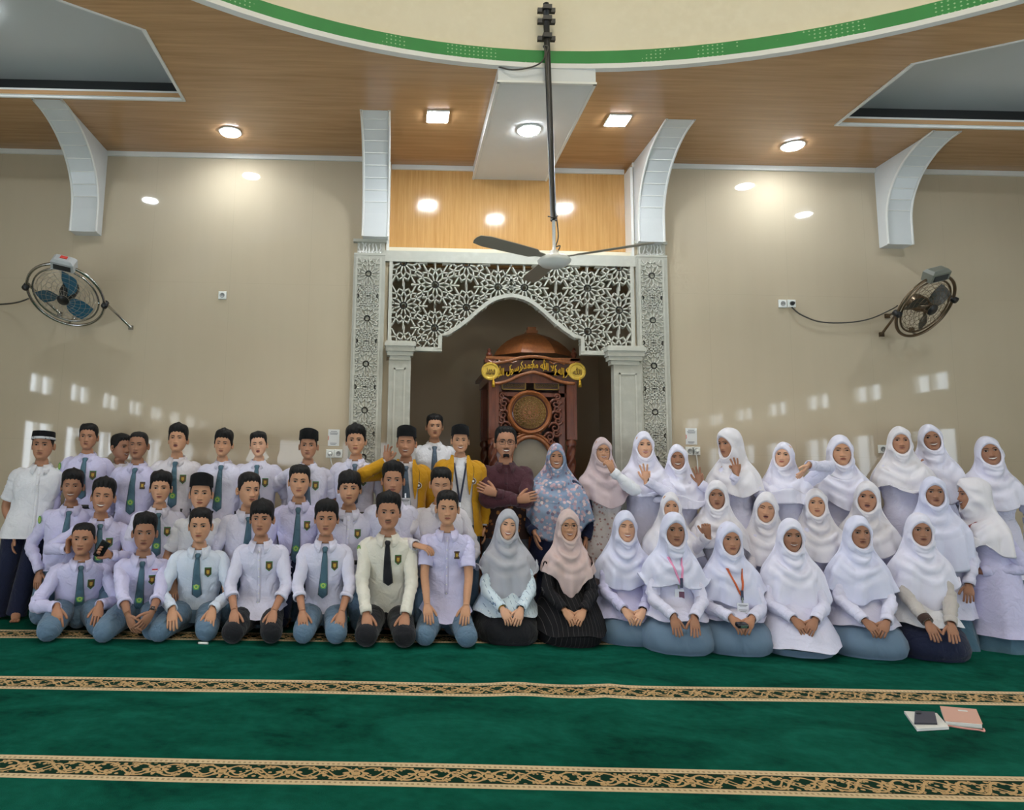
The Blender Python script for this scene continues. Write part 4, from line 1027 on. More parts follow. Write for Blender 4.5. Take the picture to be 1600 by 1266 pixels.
def hand(b, wr, d, n, thumb, curl=.35, spread=.06, sc=1.0, fcurl=None):
    """palm + four fingers + thumb as part of the body mesh; d along the hand, n out of the palm, thumb = side vector sign"""
    d = nrm(d); n = nrm(np.asarray(n)-d*(np.asarray(n)@d)); u = np.cross(d, n)*thumb
    a = np.arange(12)*2*PI/12; R = []
    for t, w, th in ((-.03, .024, .020), (0, .026, .0185), (.022, .033, .0175), (.05, .039, .0165), (.075, .041, .0145), (.09, .037, .010), (.096, .02, .005)):
        R.append(wr+sc*(d*t+(w*np.cos(a))[:, None]*u+(th*np.sin(a))[:, None]*n))
    b.loft(np.array(R))
    for i, (off, L, r_) in enumerate(((.030, .070, .0092), (.0105, .079, .0096), (-.0095, .073, .0092), (-.0285, .057, .0082))):
        cu = curl if fcurl is None else fcurl[i]
        sp = spread*(1.5-i)
        dd = nrm(d*math.cos(sp)+u*math.sin(sp)); p = wr+sc*(d*.076+u*off*.98); P = [p-dd*.018*sc, p]; ang = cu*.6
        for ph in (.45, .32, .23):
            v = dd*math.cos(ang)+n*math.sin(ang); P.append(P[-1]+v*L*ph*1.05*sc+v*.006*sc*(ph == .45)); ang += cu*(1.0 if ph == .45 else .8)
        P.append(P[-1]+v*.003*sc)
        b.tube(cr(np.array(P), 9), np.array([1, 1.0, 1.02, .98, 1.0, .95, .92, .82, .45])*r_*sc, 7)
    td = nrm(d*.62+u*.70+n*.30); p = wr+sc*(d*.018+u*.016)
    P = [p, p+td*.030*sc, p+(td*.055+d*.008)*sc, p+(td*.070+d*.026)*sc, p+(td*.073+d*.032)*sc]
    b.tube(cr(np.array(P), 8), np.array([.016, .0155, .013, .0115, .0112, .0105, .009, .005])*sc, 8)
def ik(S, W, l1, l2, pole):
    v = W-S; L = np.linalg.norm(v); L2 = min(max(L, abs(l1-l2)+.02), (l1+l2)*.995); dv = v/L
    if L > L2: W = S+dv*L2
    a = (l1*l1-l2*l2+L2*L2)/(2*L2); h = math.sqrt(max(l1*l1-a*a, 1e-6))
    p = np.asarray(pole, float); p = nrm(p-dv*(p@dv)); return S+dv*a+p*h, W
def sellipse(hw, hd, n, p=2.4, fr=None):
    a = np.arange(n)*2*PI/n; c, s = np.cos(a), np.sin(a); e = 2/p
    return np.c_[hw*np.sign(s)*np.abs(s)**e, -hd*np.sign(c)*np.abs(c)**e]     # index 0 = front (-y), going to +x

# ------------------------------------------------------------------ people: builder
PEOPLE = []
def person(label, fx, fy, top, chin, Y, pose='sit', skin_='b', look=None, hair='short', shirt='lav', sleeve='long', tie=None, trousers='trouser', group=None,
           yaw=None, hy=0, nod=0, tilt=0, hs=None, arms=(None, None), badge=None, wide=1.0, pelvis=(0, 0), knees=None, mouth='closed', eyes='open', build=1.0, hijab=None, tunic=None,
           skirt='skirt', jacket=None, tuck=True, flag=False, extra=None, capkind=None, glasses=None, beard=False, hem=None, untuck_len=.56, tie_len=.40, seed=None, top_only=False, patch=False, legs=True, capped=None):
    seed = seed if seed is not None else int(fx*7+fy); rs = np.random.RandomState(seed % 9999)
    fem = hijab is not None
    H = atY(fx, fy, Y); scale_px = FPX/Y
    if hs is None: hs = float(np.clip((chin-top)/scale_px/(.252 if not fem else .262), .9, 1.14))
    loc = np.array([H[0], H[1], 0]); a = yaw if yaw is not None else -math.atan2(H[0], H[1])*.75
    ca, sa = math.cos(a), math.sin(a); Rz = np.array([[ca, -sa, 0], [sa, ca, 0], [0, 0, 1]])
    toL = lambda w: Rz.T @ (np.asarray(w)-loc)
    zh = H[2]
    hp = dict(wide=wide*rs.uniform(.97, 1.03), jaw=rs.uniform(.94, 1.06), nose=rs.uniform(.9, 1.1)*(.9 if fem else 1), smile=1 if mouth in ('smile', 'grin') else 0)
    hd_ = Head(hp)
    Rh = rotm(hy, nod, tilt); hc = np.array([0, 0, zh])
    nb = np.array([0, .035, zh-.156*hs-.010]); nbh = np.array([0, .018, -.168])
    def hT(P):                                               # rigid head transform
        return hc+hs*(np.asarray(P, float) @ Rh.T)
    def hTn(P):                                              # head with the neck fading to the torso frame
        P = np.asarray(P, float); w = np.clip((P[..., 2]+.175)/.06, 0, 1)[..., None]; w = w*w*(3-2*w)
        return w*hT(P)+(1-w)*(hc+hs*P)
    k = build
    pz = {'sit': .24 if fem else .195, 'kneel': max(.36, min(.56, nb[2]-.52)), 'stand': nb[2]-.54*max(.9, min(1.05, zh/1.55))}[pose]
    pv = np.array([pelvis[0], {'sit': .20, 'kneel': .07, 'stand': .04}[pose]+pelvis[1], pz])
    TL = nb[2]-pv[2]
    spine = lambda dz: nb+(pv-nb)*np.clip(dz/TL, -.1, 1.8)     # dz = depth below neck base
    # ---------------- body mesh (one surface from crown to pelvis, arms with hands, legs with feet)
    B = MB(); HG = hTn(hd_.G)
    low = []
    for dz, w, dd in ((.0, .062, .056), (.03, .105, .066), (.07, .15, .08), (.2, .155, .095), (.36, .135, .09), (TL, .15, .1)):
        w, dd = (w*.84, dd*.84) if fem and dz > 0 else (w, dd); c = spine(dz); e = np.c_[w*k*np.sin(_PHI), -dd*np.cos(_PHI)]; low.append(np.c_[c[0]+e[:, 0], c[1]+e[:, 1], np.full(_NA, c[2])])
    B.loft(np.concatenate([HG, np.array(low)]), 0, (True, True), flip=True)
    if not fem:
        for sx in (-1, 1): ear(B, sx, hTn)
    # arms
    sw = (.142 if fem else .166)*k; armpaths = []
    for i, sx in enumerate((-1, 1)):                          # 0: image left
        S = spine(.115 if fem else .092)+np.array([sx*sw, .005, 0]); ar = dict(arms[i] or {}); kind = ar.get('kind', {'sit': 'lap' if fem else 'knee', 'kneel': 'thigh', 'stand': 'hang'}[pose])
        l1, l2 = .275*k*ar.get('len', 1), .25*k*ar.get('len', 1); pole = (sx*.8, .5, -.6); curl, spread = .3, .06; fc = None
        if kind == 'knee': Wt = np.array([pv[0]+sx*.155, pv[1]-.40, pv[2]+.05]); d = (-sx*.12, -.62, -.78); n = (0, .78, -.62)
        elif kind == 'lap': Wt = np.array([pv[0]+sx*.075, pv[1]-.445, pv[2]+.055]); d = (-sx*.55, -.5, -.68); n = (-sx*.2, .55, -.8); curl = .5
        elif kind == 'thigh': Wt = np.array([pv[0]+sx*.17, pv[1]-.17, pv[2]-.02]); d = (-sx*.1, -.4, -.9); n = (0, 1, -.3)
        elif kind == 'hang': Wt = np.array([pv[0]+sx*.235*k, pv[1]-.02, pv[2]-.03]); d = (0, -.12, -1); n = (-sx, .1, 0)
        else: Wt = S+(0, 0, -.4); d = (0, 0, -1); n = (-sx, 0, 0)
        if 'px' in ar: Wt = toL(atY(ar['px'][0], ar['px'][1], Y+ar.get('dy', -.25)))
        if 'at' in ar: Wt = np.array(ar['at'], float)
        d = np.array(ar.get('d', d), float); n = np.array(ar.get('n', n), float); pole = ar.get('pole', pole)
        E, Wt = ik(S, Wt, l1, l2, pole)
        S0 = S-np.array([sx*.06, 0, -.012]); P = cr(np.array([S0, S, S*.5+E*.5, E, E*.5+Wt*.5, Wt]), 21)
        rad = np.interp(np.linspace(0, 1, 21), [0, .2, .4, .6, .8, 1], [.040, .042, .041, .036, .033, .0245])*(.92 if fem else 1)
        B.tube(P, rad*k, 10)
        sc = (.93 if fem else 1.0)*ar.get('hs', 1)*k
        hand(B, Wt, d, n, -sx*ar.get('flip', 1), ar.get('curl', curl), ar.get('spread', spread), sc, ar.get('fc'))
        armpaths.append((P, S, E, Wt, nrm(d)))
    # legs
    LP = []
    kn = knees or {}
    for i, sx in enumerate((-1, 1)):
        hip = pv+np.array([sx*.09*k, 0, -.09 if fem and pose == 'sit' else .0]); lf_ = .72 if fem else 1
        if pose == 'sit':
            kx = kn.get('x', (.15, .15))[i]; ky = kn.get('y', (-.27, -.27))[i]
            kx, ky = (.085, -.17) if fem else (kx, ky); K = np.array([pv[0]*.5+sx*kx, ky, .085]); A = np.array([pv[0]+sx*.07, pv[1]+.16, .055]); T_ = A+np.array([0, .13, -.025]); mid = hip*.5+K*.5+(0, 0, .02)
        elif pose == 'kneel':
            K = np.array([pv[0]+sx*.12, pv[1]-.10, .085]); A = np.array([pv[0]+sx*.1, pv[1]+.26, .05]); T_ = A+np.array([0, .11, -.02]); mid = hip*.5+K*.5
        else:
            foot = kn.get('foot', ((pv[0]-.11, pv[1]), (pv[0]+.11, pv[1])))[i]
            A = np.array([foot[0], foot[1]+.02, .07]); K = hip*.5+A*.5+np.array([0, -.02, 0]); T_ = A+np.array([sx*.03, -.15, -.048]); mid = hip*.5+K*.5
        LP.append((hip, mid, K, A, T_))
        if pose == 'stand':
            B.tube(cr(np.array([hip, K, A, A+(0, 0, -.02)]), 10), [.07, .07, .065, .05, .045, .045, .042, .038, .034, .03], 8)
            P = cr(np.array([A+(0, .045, -.045), A+(0, 0, -.025), A*.5+T_*.5+(0, 0, .006), T_]), 9); B.tube(P, [.024, .036, .038, .036, .036, .037, .038, .036, .022], 10, up=(0, 0, 1), ell=[1, 1, .95, .85, .75, .6, .5, .4, .35])
            for j in range(5):
                q0 = T_+np.array([sx*(.028-.014*j)*-1*-1, -.004-.004*abs(j-1), -.006]); B.tube([q0+(0, .02, .004), q0, q0+(0, -.018, 0), q0+(0, -.026, -.004)], [.009, .0095, .009, .004], 7)
        else:
            B.tube(cr(np.array([hip, mid, K]), 6), np.array([.07, .07, .065, .06, .055, .05])*lf_, 8); B.tube(cr(np.array([K, K*.5+A*.5, A, T_]), 9), [.05, .05, .045, .042, .038, .036, .036, .034, .02], 8)
    g = group
    root = B.build('person', [SKIN[skin_]], None); root.location = loc; root.rotation_euler = (0, 0, a); tag(root, label, 'person', g)
    # ---------------- face
    for sx in (-1, 1):
        m = MB(); ex, ez = sx*.031, .006; hw = .0150; hh = {'open': .0052, 'squint': .0032, 'shut': .0011}[eyes]
        us = np.linspace(-1, 1, 9); prof = np.sqrt(np.clip(1-us**2, 0, 1))
        slant = lambda x: (x*sx)*.10*.03/.03*1.0
        Gd = np.array([[(ex+hw*u, hd_.y(ex+hw*u, ez)-.0016-.0022*pr, ez+hh*pr*v+.0015*u*sx) for v in np.linspace(-.85, 1, 4)] for u, pr in zip(us, prof)])
        m.grid(hT(Gd), mi=0)
        if eyes != 'shut':
            rr = .0086; n = 12; V = [(0, 0)]+[(rr*math.cos(t), rr*math.sin(t)) for t in np.arange(n)*2*PI/n]
            V = [(ex+x_, hd_.y(ex, ez)-.0056+abs(x_)*.06, ez+min(max(z_, -hh*.8), hh*.92)) for x_, z_ in V]
            m.add(hT(np.array(V)), [(0, i+1, (i+1) % n+1) for i in range(n)], 1)
        for (vv, th, lift) in ((1.0, .0030 if not fem else .0036, 1), (-.85, .0012, -1)):
            Gd = np.array([[(ex+hw*1.04*u, hd_.y(ex+hw*u, ez)-.0036-.002*pr, ez+hh*pr*vv+.0015*u*sx+w*th*(.5+.5*pr)) for w in (-.2, .9)] for u, pr in zip(us, prof)])
            m.grid(hT(Gd), mi=2)
        m.build('eye', [M_SCL, M_IRIS, M_LID], root, fixn=False)
        m = MB(); us = np.linspace(0, 1, 7)
        Gd = np.array([[(sx*(.0125+.036*u), hd_.y(sx*(.0125+.036*u), .0245)-.0022, .0235+.0055*math.sin(u*2.4)-.002*u+v*(.0035*(1-u**2*.75)+.0006)*(.75 if fem else 1)) for v in (-1, 0, 1)] for u in us])
        Gd[:, 1, 1] -= .0012; m.grid(hT(Gd)); m.build('eyebrow', M_BROW, root)
    m = MB(); us = np.linspace(-1, 1, 11); wide_ = {'closed': .0235, 'smile': .029, 'grin': .031, 'open': .021}[mouth]; gap = {'closed': .0, 'smile': .0055, 'grin': .009, 'open': .011}[mouth]; up = {'smile': .007, 'grin': .008}.get(mouth, -.0005)
    mz = -.0605
    rows = []
    for u in us:
        q_ = 1-u*u; x = wide_*u; zc = mz+up*u*u; o = gap*q_
        zt_ = zc+.0075*q_**.8*(1-.18*math.exp(-(u/.18)**2))+o*.35; z1 = zc+o*.45; z2 = zc-o*.55; zb2 = zc-.0085*q_**.75-o*.75
        ys = lambda z, bul: hd_.y(x, z)-.0012-bul*q_
        rows.append([(x, ys(zt_, .0), zt_), (x, ys((zt_+z1)/2, .0032), (zt_+z1)/2), (x, ys(z1, .0012), z1+.0002), (x, ys(z1, -.0006), z1), (x, ys(z2, -.0006), z2), (x, ys(z2, .0012), z2-.0002), (x, ys((z2+zb2)/2, .0036), (z2+zb2)/2), (x, ys(zb2, .0), zb2)])
    Gd = hT(np.array(rows)); nv = 8
    for j in range(nv-1): m.grid(Gd[:, j:j+2], mi=(1 if j == 3 else 0))
    m.build('mouth', [LIP[skin_], {'closed': M_MOUTHIN, 'open': M_MOUTHIN}.get(mouth, M_TEETH)], root)
    if beard:
        for (z0, z1, hw_, nm) in ((-.045, -.0515, .026, 'moustache'),)+(((-.082, -.112, .024, 'goatee'),) if beard == 'goatee' else ()):
            m = MB(); Gd = np.array([[(hw_*u, hd_.y(hw_*u, z0+(z1-z0)*v)-(.003 if 0 < v < 1 and abs(u) < .95 else -.001), z0+(z1-z0)*v-.004*u*u) for v in np.linspace(0, 1, 5)] for u in np.linspace(-1, 1, 9)]); m.grid(hT(Gd)); m.build(nm, M_HAIR if beard == 'goatee' else M_BROW, root)
    if glasses:
        m = MB(); mt = M_GLASSF if glasses == 'black' else M_GLASSB
        for sx in (-1, 1):
            n = 20; P = []
            for t in np.linspace(0, 2*PI, n+1):
                e = .55 if glasses == 'black' else .95; c_, s_ = math.cos(t), math.sin(t); P.append((sx*.033+.0245*np.sign(c_)*abs(c_)**e, -.104+.012*abs(c_*.0245+sx*.033*sx*1.0)*0+.0, .004+(.0165 if glasses == 'black' else .021)*np.sign(s_)*abs(s_)**e))
            m.tube(hT(np.array(P)), .0022 if glasses == 'black' else .0014, 6)
            m.tube(hT(np.array([(sx*.057, -.103, .010), (sx*.072, -.085, .010), (sx*.079, .0, .008)])), .0018, 6)
        m.tube(hT(np.array([(-.009, -.104, .008), (0, -.1055, .010), (.009, -.104, .008)])), .0018, 6); m.build('glasses', mt, root)
    # ---------------- hair, caps
    if not fem:
        G = hd_.G; n0 = 44; X, Yy, Z = (G[:n0, :, i] for i in range(3)); ph = np.abs(_PHI)[None, :]
        st = {'short': (.007, .026, .072), 'thick': (.011, .034, .064), 'fringe': (.014, .030, .046), 'crop': (.005, .011, .074), 'quiff': (.008, .038, .076), 'receding': (.012, .024, .084)}[hair]
        hl = np.interp(ph[0], [0, .5, .9, 1.25, 1.5, 1.75, 2.1, 2.7, 3.15], [st[2], st[2]-.002, st[2]-.012, .012, -.012, -.004, -.030, -.062, -.068])[None, :]
        hl = hl+.004*np.sin(_PHI*17+seed)[None, :]
        m_ = np.clip((Z-hl)/.010, 0, 1); m_ = m_*m_*(3-2*m_)
        topw = np.clip((Z-.035)/.06, 0, 1); side = st[0]*np.clip((Z+.06)/.09+.25, .3, 1)
        th = side*(1-topw)+st[1]*topw
        if hair in ('quiff', 'thick', 'fringe'): th = th+.012*np.exp(-(ph/.7)**2)*np.clip((Z-.05)/.04, 0, 1)
        th = th*(1+.16*sn(seed, X*90, Yy*90, Z*60)+.08*np.sin(_PHI*31+Z*130)[:n0] if False else 1+.16*sn(seed, X*90, Yy*90, Z*60))
        N = G[:n0]-np.array([0, .008, -.005]); N = N/np.linalg.norm(N, axis=2)[..., None]
        off = th*m_-.006*(1-m_)
        HG2 = G[:n0]+N*off[..., None]
        m = MB(); m.loft(hT(HG2), 0, (True, False), flip=True); m.build('hair', M_HAIR, root)
        if capkind:
            m = MB(); n = 40; R = []; zb0, zt0 = (.058, .150) if capkind == 'peci' else (.052, .118)
            for t, grow, zz in ((0, 1.0, 0), (.02, 1.03, 0), (.5, 1.015, .5), (.96, .99, .97), (1, .96, 1.0), (1, .80, 1.0), (1, .4, .93 if capkind == 'peci' else 1.03), (1, .02, .92 if capkind == 'peci' else 1.04)):
                e = sellipse(.0865*grow, .108*grow, n, 2.1); z = zb0+(zt0-zb0)*zz; crown = (.010*np.cos(np.arange(n)*4*PI/n)*t*min(1, grow)) if capkind == 'peci' else 0
                R.append(np.c_[e[:, 0], .006+e[:, 1], z+crown+.012*(np.cos(np.arange(n)*2*PI/n))*.6])
            m.loft(hT(np.array(R)), 0, (False, True)); cp = m.build('cap', M_VELVET, root, angle=50)
            if capkind == 'band':
                m = MB(); R = []
                for grow, z in ((1.03, .049), (1.055, .050), (1.05, .069), (1.02, .070)): e = sellipse(.0865*grow, .108*grow, n, 2.1); R.append(np.c_[e[:, 0], .006+e[:, 1], z+.012*(np.cos(np.arange(n)*2*PI/n))*.6])
                m.loft(hT(np.array(R)), 0, (False, False)); m.build('woven_band', M_CAPBAND, cp)
    # ---------------- upper garment
    ns = 44
    mats_s = C_['maroon' if (tunic or shirt) == 'batikshirt' else (tunic or shirt)]
    def torso(hem_dz, grow=1.0, flare=0, rows=34, open_=None, wr=.012):
        prof = [(-.012, .066, .062, -.0), (.004, .078, .068, 0), (.02, .112, .076, 0), (.042, .155, .088, 0), (.07, .185, .102, 0), (.12, .193, .114, -.004), (.18, .186, .122, -.008), (.28, .172, .118, -.006), (.38, .163, .114, -.004), (.47, .168, .120, -.004), (.56, .178, .128, -.004), (.75, .185, .135, 0), (1.1, .2, .15, 0)]
        pr = np.array(prof); dz = np.concatenate([pr[:6, 0], np.linspace(.15, hem_dz, rows-6)])
        R = []; aa = np.arange(ns)*2*PI/ns
        for i, z in enumerate(dz):
            w, d_, yc = (np.interp(z, pr[:, 0], pr[:, j]) for j in (1, 2, 3)); f = np.clip((z-.3)/max(hem_dz-.3, .1), 0, 1)*flare
            if fem: w, d_ = (np.interp(z-.03, pr[:, 0], pr[:, j])*f_ for j, f_ in ((1, .92), (2, .92)))
            e = sellipse((w*k*grow+f), (d_*(.5+.5*k)*grow+f*.8), ns, 2.3); c = spine(z); R.append(np.c_[c[0]+e[:, 0], c[1]+yc+e[:, 1], np.full(ns, c[2])])
        R = np.array(R); amp = np.clip((dz-.08)/.2, 0, 1)[:, None]*wr
        A_, Z_ = np.meshgrid(aa, dz); wv = sn(seed+3, np.cos(A_)*4, np.sin(A_)*4, Z_*16)+.6*sn(seed+5, np.cos(A_)*9, np.sin(A_)*9, Z_*30); wv = np.sign(wv)*np.abs(wv)**.75
        rad = R-R.mean(axis=1, keepdims=True); rad[..., 2] = 0; rad /= np.linalg.norm(rad, axis=2)[..., None]+1e-9
        return R+rad*(wv*amp)[..., None], dz
    hem_dz = hem if hem is not None else ((TL+.02) if (tuck and not fem) else untuck_len)
    if pose == 'sit' and not fem: hem_dz = min(hem_dz, TL+.05)
    flare = .0
    R, dz = torso(hem_dz, 1.0, .0 if (tuck or fem) else .035)
    m = MB()
    if fem and pose == 'sit':                                  # long tunic spread over the lap
        keep = dz < TL-.12; R = list(R[keep]); hz = hem if hem is not None else .23
        c = np.array([pv[0]*.7, pv[1]-.10, 0]); z0 = R[-1][0, 2]
        ex_ = max(0, (.24-hz)/.14)
        for t, w, yf, yb in ((.25, .18, -.15, .16), (.45, .196, -.185+.0, .18), (.62, .215+.02*ex_, -.225-.07*ex_, .20), (.76, .235+.035*ex_, -.265-.11*ex_, .24), (.88, .255+.045*ex_, -.30-.12*ex_, .26), (1, .272+.045*ex_, -.325-.11*ex_, .28)):
            e = sellipse(w*k, 1, ns, 2.3); yy = np.where(e[:, 1] < 0, -e[:, 1]*(yf+.0), e[:, 1]*yb); z = z0+(hz-z0)*t
            aa = np.arange(ns)*2*PI/ns
            R.append(np.c_[c[0]+e[:, 0]*(1+.03*np.sin(aa*9+seed)*t), c[1]+yy*(1+.03*np.sin(aa*11+seed)*t)+.03, z+.02*np.sin(aa*5+seed)*t*.6+.10*(np.clip(-np.cos(aa)*1, -1, 0)*0)])
        R = np.array(R)
    elif not tuck and pose == 'sit':
        keep = dz < TL-.10; R = list(R[keep]); hz = .20; z0 = R[-1][0, 2]; aa = np.arange(ns)*2*PI/ns
        for t, w, yf, yb in ((.3, .182, -.16, .15), (.6, .196, -.20, .17), (.85, .212, -.235, .19), (1, .222, -.255, .2)):
            e = sellipse(w*k, 1, ns, 2.3); yy = np.where(e[:, 1] < 0, -e[:, 1]*yf, e[:, 1]*yb)
            R.append(np.c_[pv[0]+e[:, 0]*(1+.03*np.sin(aa*9+seed)*t), pv[1]-.06+yy*(1+.03*np.sin(aa*7+seed)*t), z0+(hz-z0)*t-.05*t*np.clip(np.cos(aa), 0, 1)**3+.03*t*np.abs(np.sin(aa))])
        R = np.array(R)
    elif fem:
        hz = hem if hem is not None else (.26 if pose == 'kneel' else .55)
        keep = dz < .42; R = list(R[keep]); z0 = R[-1][0, 2]; aa = np.arange(ns)*2*PI/ns
        for t in np.linspace(.15, 1, 8):
            z = z0+(hz-z0)*t; w = .165+.085*t; e = sellipse(w*k, .125+(.11 if pose == 'kneel' else .06)*t, ns, 2.2); f = 1+.045*np.sin(aa*8+seed+2*t)*t
            R.append(np.c_[pv[0]+e[:, 0]*f, pv[1]+(.05*t if pose == 'kneel' else 0)+e[:, 1]*f, np.full(ns, z)])
        R = np.array(R)
    m.loft(R, 0, (False, True), flip=False)
    V = m.verts(); fc = [f for f in m.f if len(f) == 4]; bvh = BVHTree.FromPolygons(V.tolist(), fc)
    if shirt == 'batikshirt':
        zc = nb[2]-.30; mi = [1 if np.mean(V[list(f), 2]) < zc else 0 for f in m.f]; m.m = mi
        top_o = m.build('shirt', [C_['maroon'], C_['batik']], root)
    else: top_o = m.build('tunic' if fem else 'shirt', mats_s, root)
    def front(x, z, off=0.0):
        h = bvh.ray_cast(Vector((x, -1.5, z)), Vector((0, 1, 0)))[0]
        return (h.y if h is not None else spine(nb[2]-z)[1]-.115)-off
    # sleeves
    sl_m = C_['maroon'] if shirt == 'batikshirt' else mats_s
    for i, sx in enumerate((-1, 1)):
        ar = arms[i] or {}; P, S, E, Wt, dd = armpaths[i]; stype = ar.get('sleeve', sleeve); sm = C_[ar['smat']] if 'smat' in ar else sl_m
        fr_ = {'long': 1.0, 'short': .50, 'rolled': .80, 'none': 0}[stype]
        if not fr_: continue
        tt = np.linspace(0, 1, 34)*fr_; Pf = cr(P, 101)[np.minimum((tt*100).astype(int), 100)]
        base = np.interp(tt, [0, .08, .2, .4, .6, .8, 1], [.048, .059, .061, .056, .051, .046, .039])*k*(1.0 if not fem else .98)
        if stype == 'short': base = np.interp(tt/fr_, [0, .3, .8, 1], [.050, .060, .063, .065])*k
        wv = sn(seed+11+i, tt*34, np.sin(tt*60)*2)*.0065*np.clip(tt*4, 0, 1)
        elb = np.exp(-((tt-.6)/.08)**2)*.006*np.sin(tt*130)
        RR = tube_rings(Pf, base+wv+elb, 16); th = np.arange(16)*2*PI/16
        bumpy = sn(seed+17+i, tt[:, None]*40+np.cos(th)*2, np.sin(th)*3)*.0065
        cen = RR.mean(axis=1, keepdims=True); RR = RR+(RR-cen)/np.maximum(np.linalg.norm(RR-cen, axis=2, keepdims=True), 1e-6)*bumpy[..., None]
        inner = cen[-1]+(RR[-1]-cen[-1])*.88; RR = np.concatenate([RR, inner[None], (inner-(RR[-1]-RR[-3]).mean(axis=0)*2.0)[None]])
        s_ = MB(); s_.loft(RR, 0, (False, False)); so = s_.build('sleeve', sm, top_o)
        if stype in ('long', 'rolled') and not jacket:
            cu = MB(); n0_ = 4 if stype == 'long' else 3; c2 = tube_rings(Pf[-n0_:], base[-n0_:]+(.004 if stype == 'long' else .009), 16); ed = (c2-c2.mean(axis=1, keepdims=True)); c3 = c2.mean(axis=1, keepdims=True)+ed*.86
            cu.loft(np.concatenate([c3[:1], c2, c3[-1:]]), 0, (False, False)); cu.build('cuff', C_[ar['cuff']] if 'cuff' in ar else sm, so)
        if patch and sx == -1:
            pt = Pf[int(34*.25)]; pm = MB(); dirv = nrm(np.array([-.75, -.65, 0])); up_ = np.array([0, 0, 1.]); sd = np.cross(dirv, up_); ctr = pt+dirv*(base[8]+.006); a12 = np.arange(14)*2*PI/14
            for rr, o_, mi in ((.03, 0, 0), (.02, .0015, 1)): pm.add([ctr+dirv*o_+sd*rr*.85*math.cos(t)+up_*rr*1.15*math.sin(t) for t in a12], [tuple(range(14))], mi)
            pm.build('sleeve_patch', [M_EMB, M_EMBY], so, smooth=False)
    # collar
    if not fem:
        na = 30; al = np.linspace(.30, 2*PI-.30, na); cm = MB(); Gc = []
        for t in al:
            fr_ = max(0, math.cos(t))**2.2; s_, c_ = math.sin(t), math.cos(t)
            row = []
            for rx, ry, z in ((.058, .055, -.012), (.061, .057, .020), (.066, .063, .025), (.086+.026*fr_, .086+.030*fr_, .000-.060*fr_), (.083+.022*fr_, .078+.018*fr_, -.006-.062*fr_)):
                row.append((nb[0]+rx*hs*s_*(1+.25*fr_), nb[1]-ry*hs*c_-.008*fr_, nb[2]+z*hs-.018*max(0, c_)+.012*max(0, -c_)))
            Gc.append(row)
        cm.grid(np.array(Gc)); co_ = cm.build('collar', C_['maroon'] if shirt == 'batikshirt' else mats_s, top_o, fixn=False)
        if not jacket and not tie:
            pm = MB(); zs = np.linspace(nb[2]-.035, nb[2]-hem_dz+.02, 14); pm.loft(np.array([[(x, front(x, z, o_), z) for x, o_ in ((-.015, .001), (-.015, .004), (.015, .004), (.015, .001))] for z in zs])); pm.build('placket', C_['maroon'] if shirt == 'batikshirt' else mats_s, top_o, fixn=True)
            bt = MB()
            for z in zs[1::2]: bt.lathe([(.0055, front(0, z, .003)), (.005, front(0, z, .0065)), (0, front(0, z, .0065))], 8, (0, 0, z), 'y', cap=(False, False))
            bt.build('buttons', M_PLASTIC if shirt != 'batikshirt' else M_BLACK, top_o, kind='stuff', fixn=True)
        if badge:
            px_, pzc = nb[0]+.082*k, nb[2]-.175
            pk = MB(); G2 = np.array([[(px_+x, front(px_+x, pzc+z, .0035), pzc+z) for z in np.linspace(-.055, .05, 6)] for x in np.linspace(-.048, .048, 6)])
            if True: G2[0, :, 1] += .006; G2[-1, :, 1] += .006; G2[:, 0, 1] += .006
            pk.grid(G2); pk.build('pocket', mats_s, top_o)
            bd = MB(); sh = [(-.027, .038), (.027, .038), (.027, -.020), (0, -.045), (-.027, -.020)] if badge == 'shield' else [(-.022, .032), (.022, .032), (.022, -.032), (-.022, -.032)]
            bz = pzc-.008
            for sc_, mi, o_ in ((1.0, 0, .007), (.78, 1, .0085), (.42, 2, .0095)):
                o = bd.add([(px_+x*sc_, front(px_+x*sc_, bz+z*sc_, o_), bz+z*sc_) for x, z in sh], [tuple(range(len(sh)))], mi)
            bd.build('school_badge', [M_BG, M_BR, M_BY] if badge == 'shield' else [M_BLACKB, M_BR, M_BY], top_o, smooth=False)
        if flag:
            px_, pzc = nb[0]+.10*k, nb[2]-.105; fm_ = MB()
            for z0, z1, mi in ((0, .010, 0), (-.010, 0, 1)): fm_.add([(px_+x, front(px_+x, pzc+z, .006), pzc+z) for x, z in ((-.022, z0), (.022, z0), (.022, z1), (-.022, z1))], [(0, 1, 2, 3)], mi)
            fm_.build('flag_patch', [M_RFLAG, M_WFLAG], top_o, smooth=False)
    # tie
    if tie:
        zt_ = nb[2]-.028*hs; ze = nb[2]-tie_len; tm = MB(); rings = []; tb = np.array(((0, .016, .012), (.03, .026, .018), (.085, .020, .017), (.10, .0165, .009), (.2, .022, .007), (.5, .030, .007), (.85, .040, .007), (.93, .040, .007), (1.0, .004, .006)))
        for t in np.concatenate([[0, .03, .085, .10], np.linspace(.14, .93, 16), [1.0]]):
            hw_, th_ = np.interp(t, tb[:, 0], tb[:, 1]), np.interp(t, tb[:, 0], tb[:, 2]); z = zt_+(ze-zt_)*t; x0 = nb[0]+(pv[0]-nb[0])*np.clip((nb[2]-z)/TL, 0, 1)+.012*math.sin(seed+t*2)*t
            yf = min(front(x0+e_*hw_, z+g_) for e_ in (-.8, 0, .8) for g_ in (-.012, 0, .012))-.003 if z < nb[2]-.06 else min(front(x0, nb[2]-.06)+.012*(z-(nb[2]-.06))/.03, nb[1]-.060*hs)
            rings.append([(x0-hw_, yf-.001, z), (x0-hw_*.6, yf-th_, z), (x0+hw_*.6, yf-th_, z), (x0+hw_, yf-.001, z)])
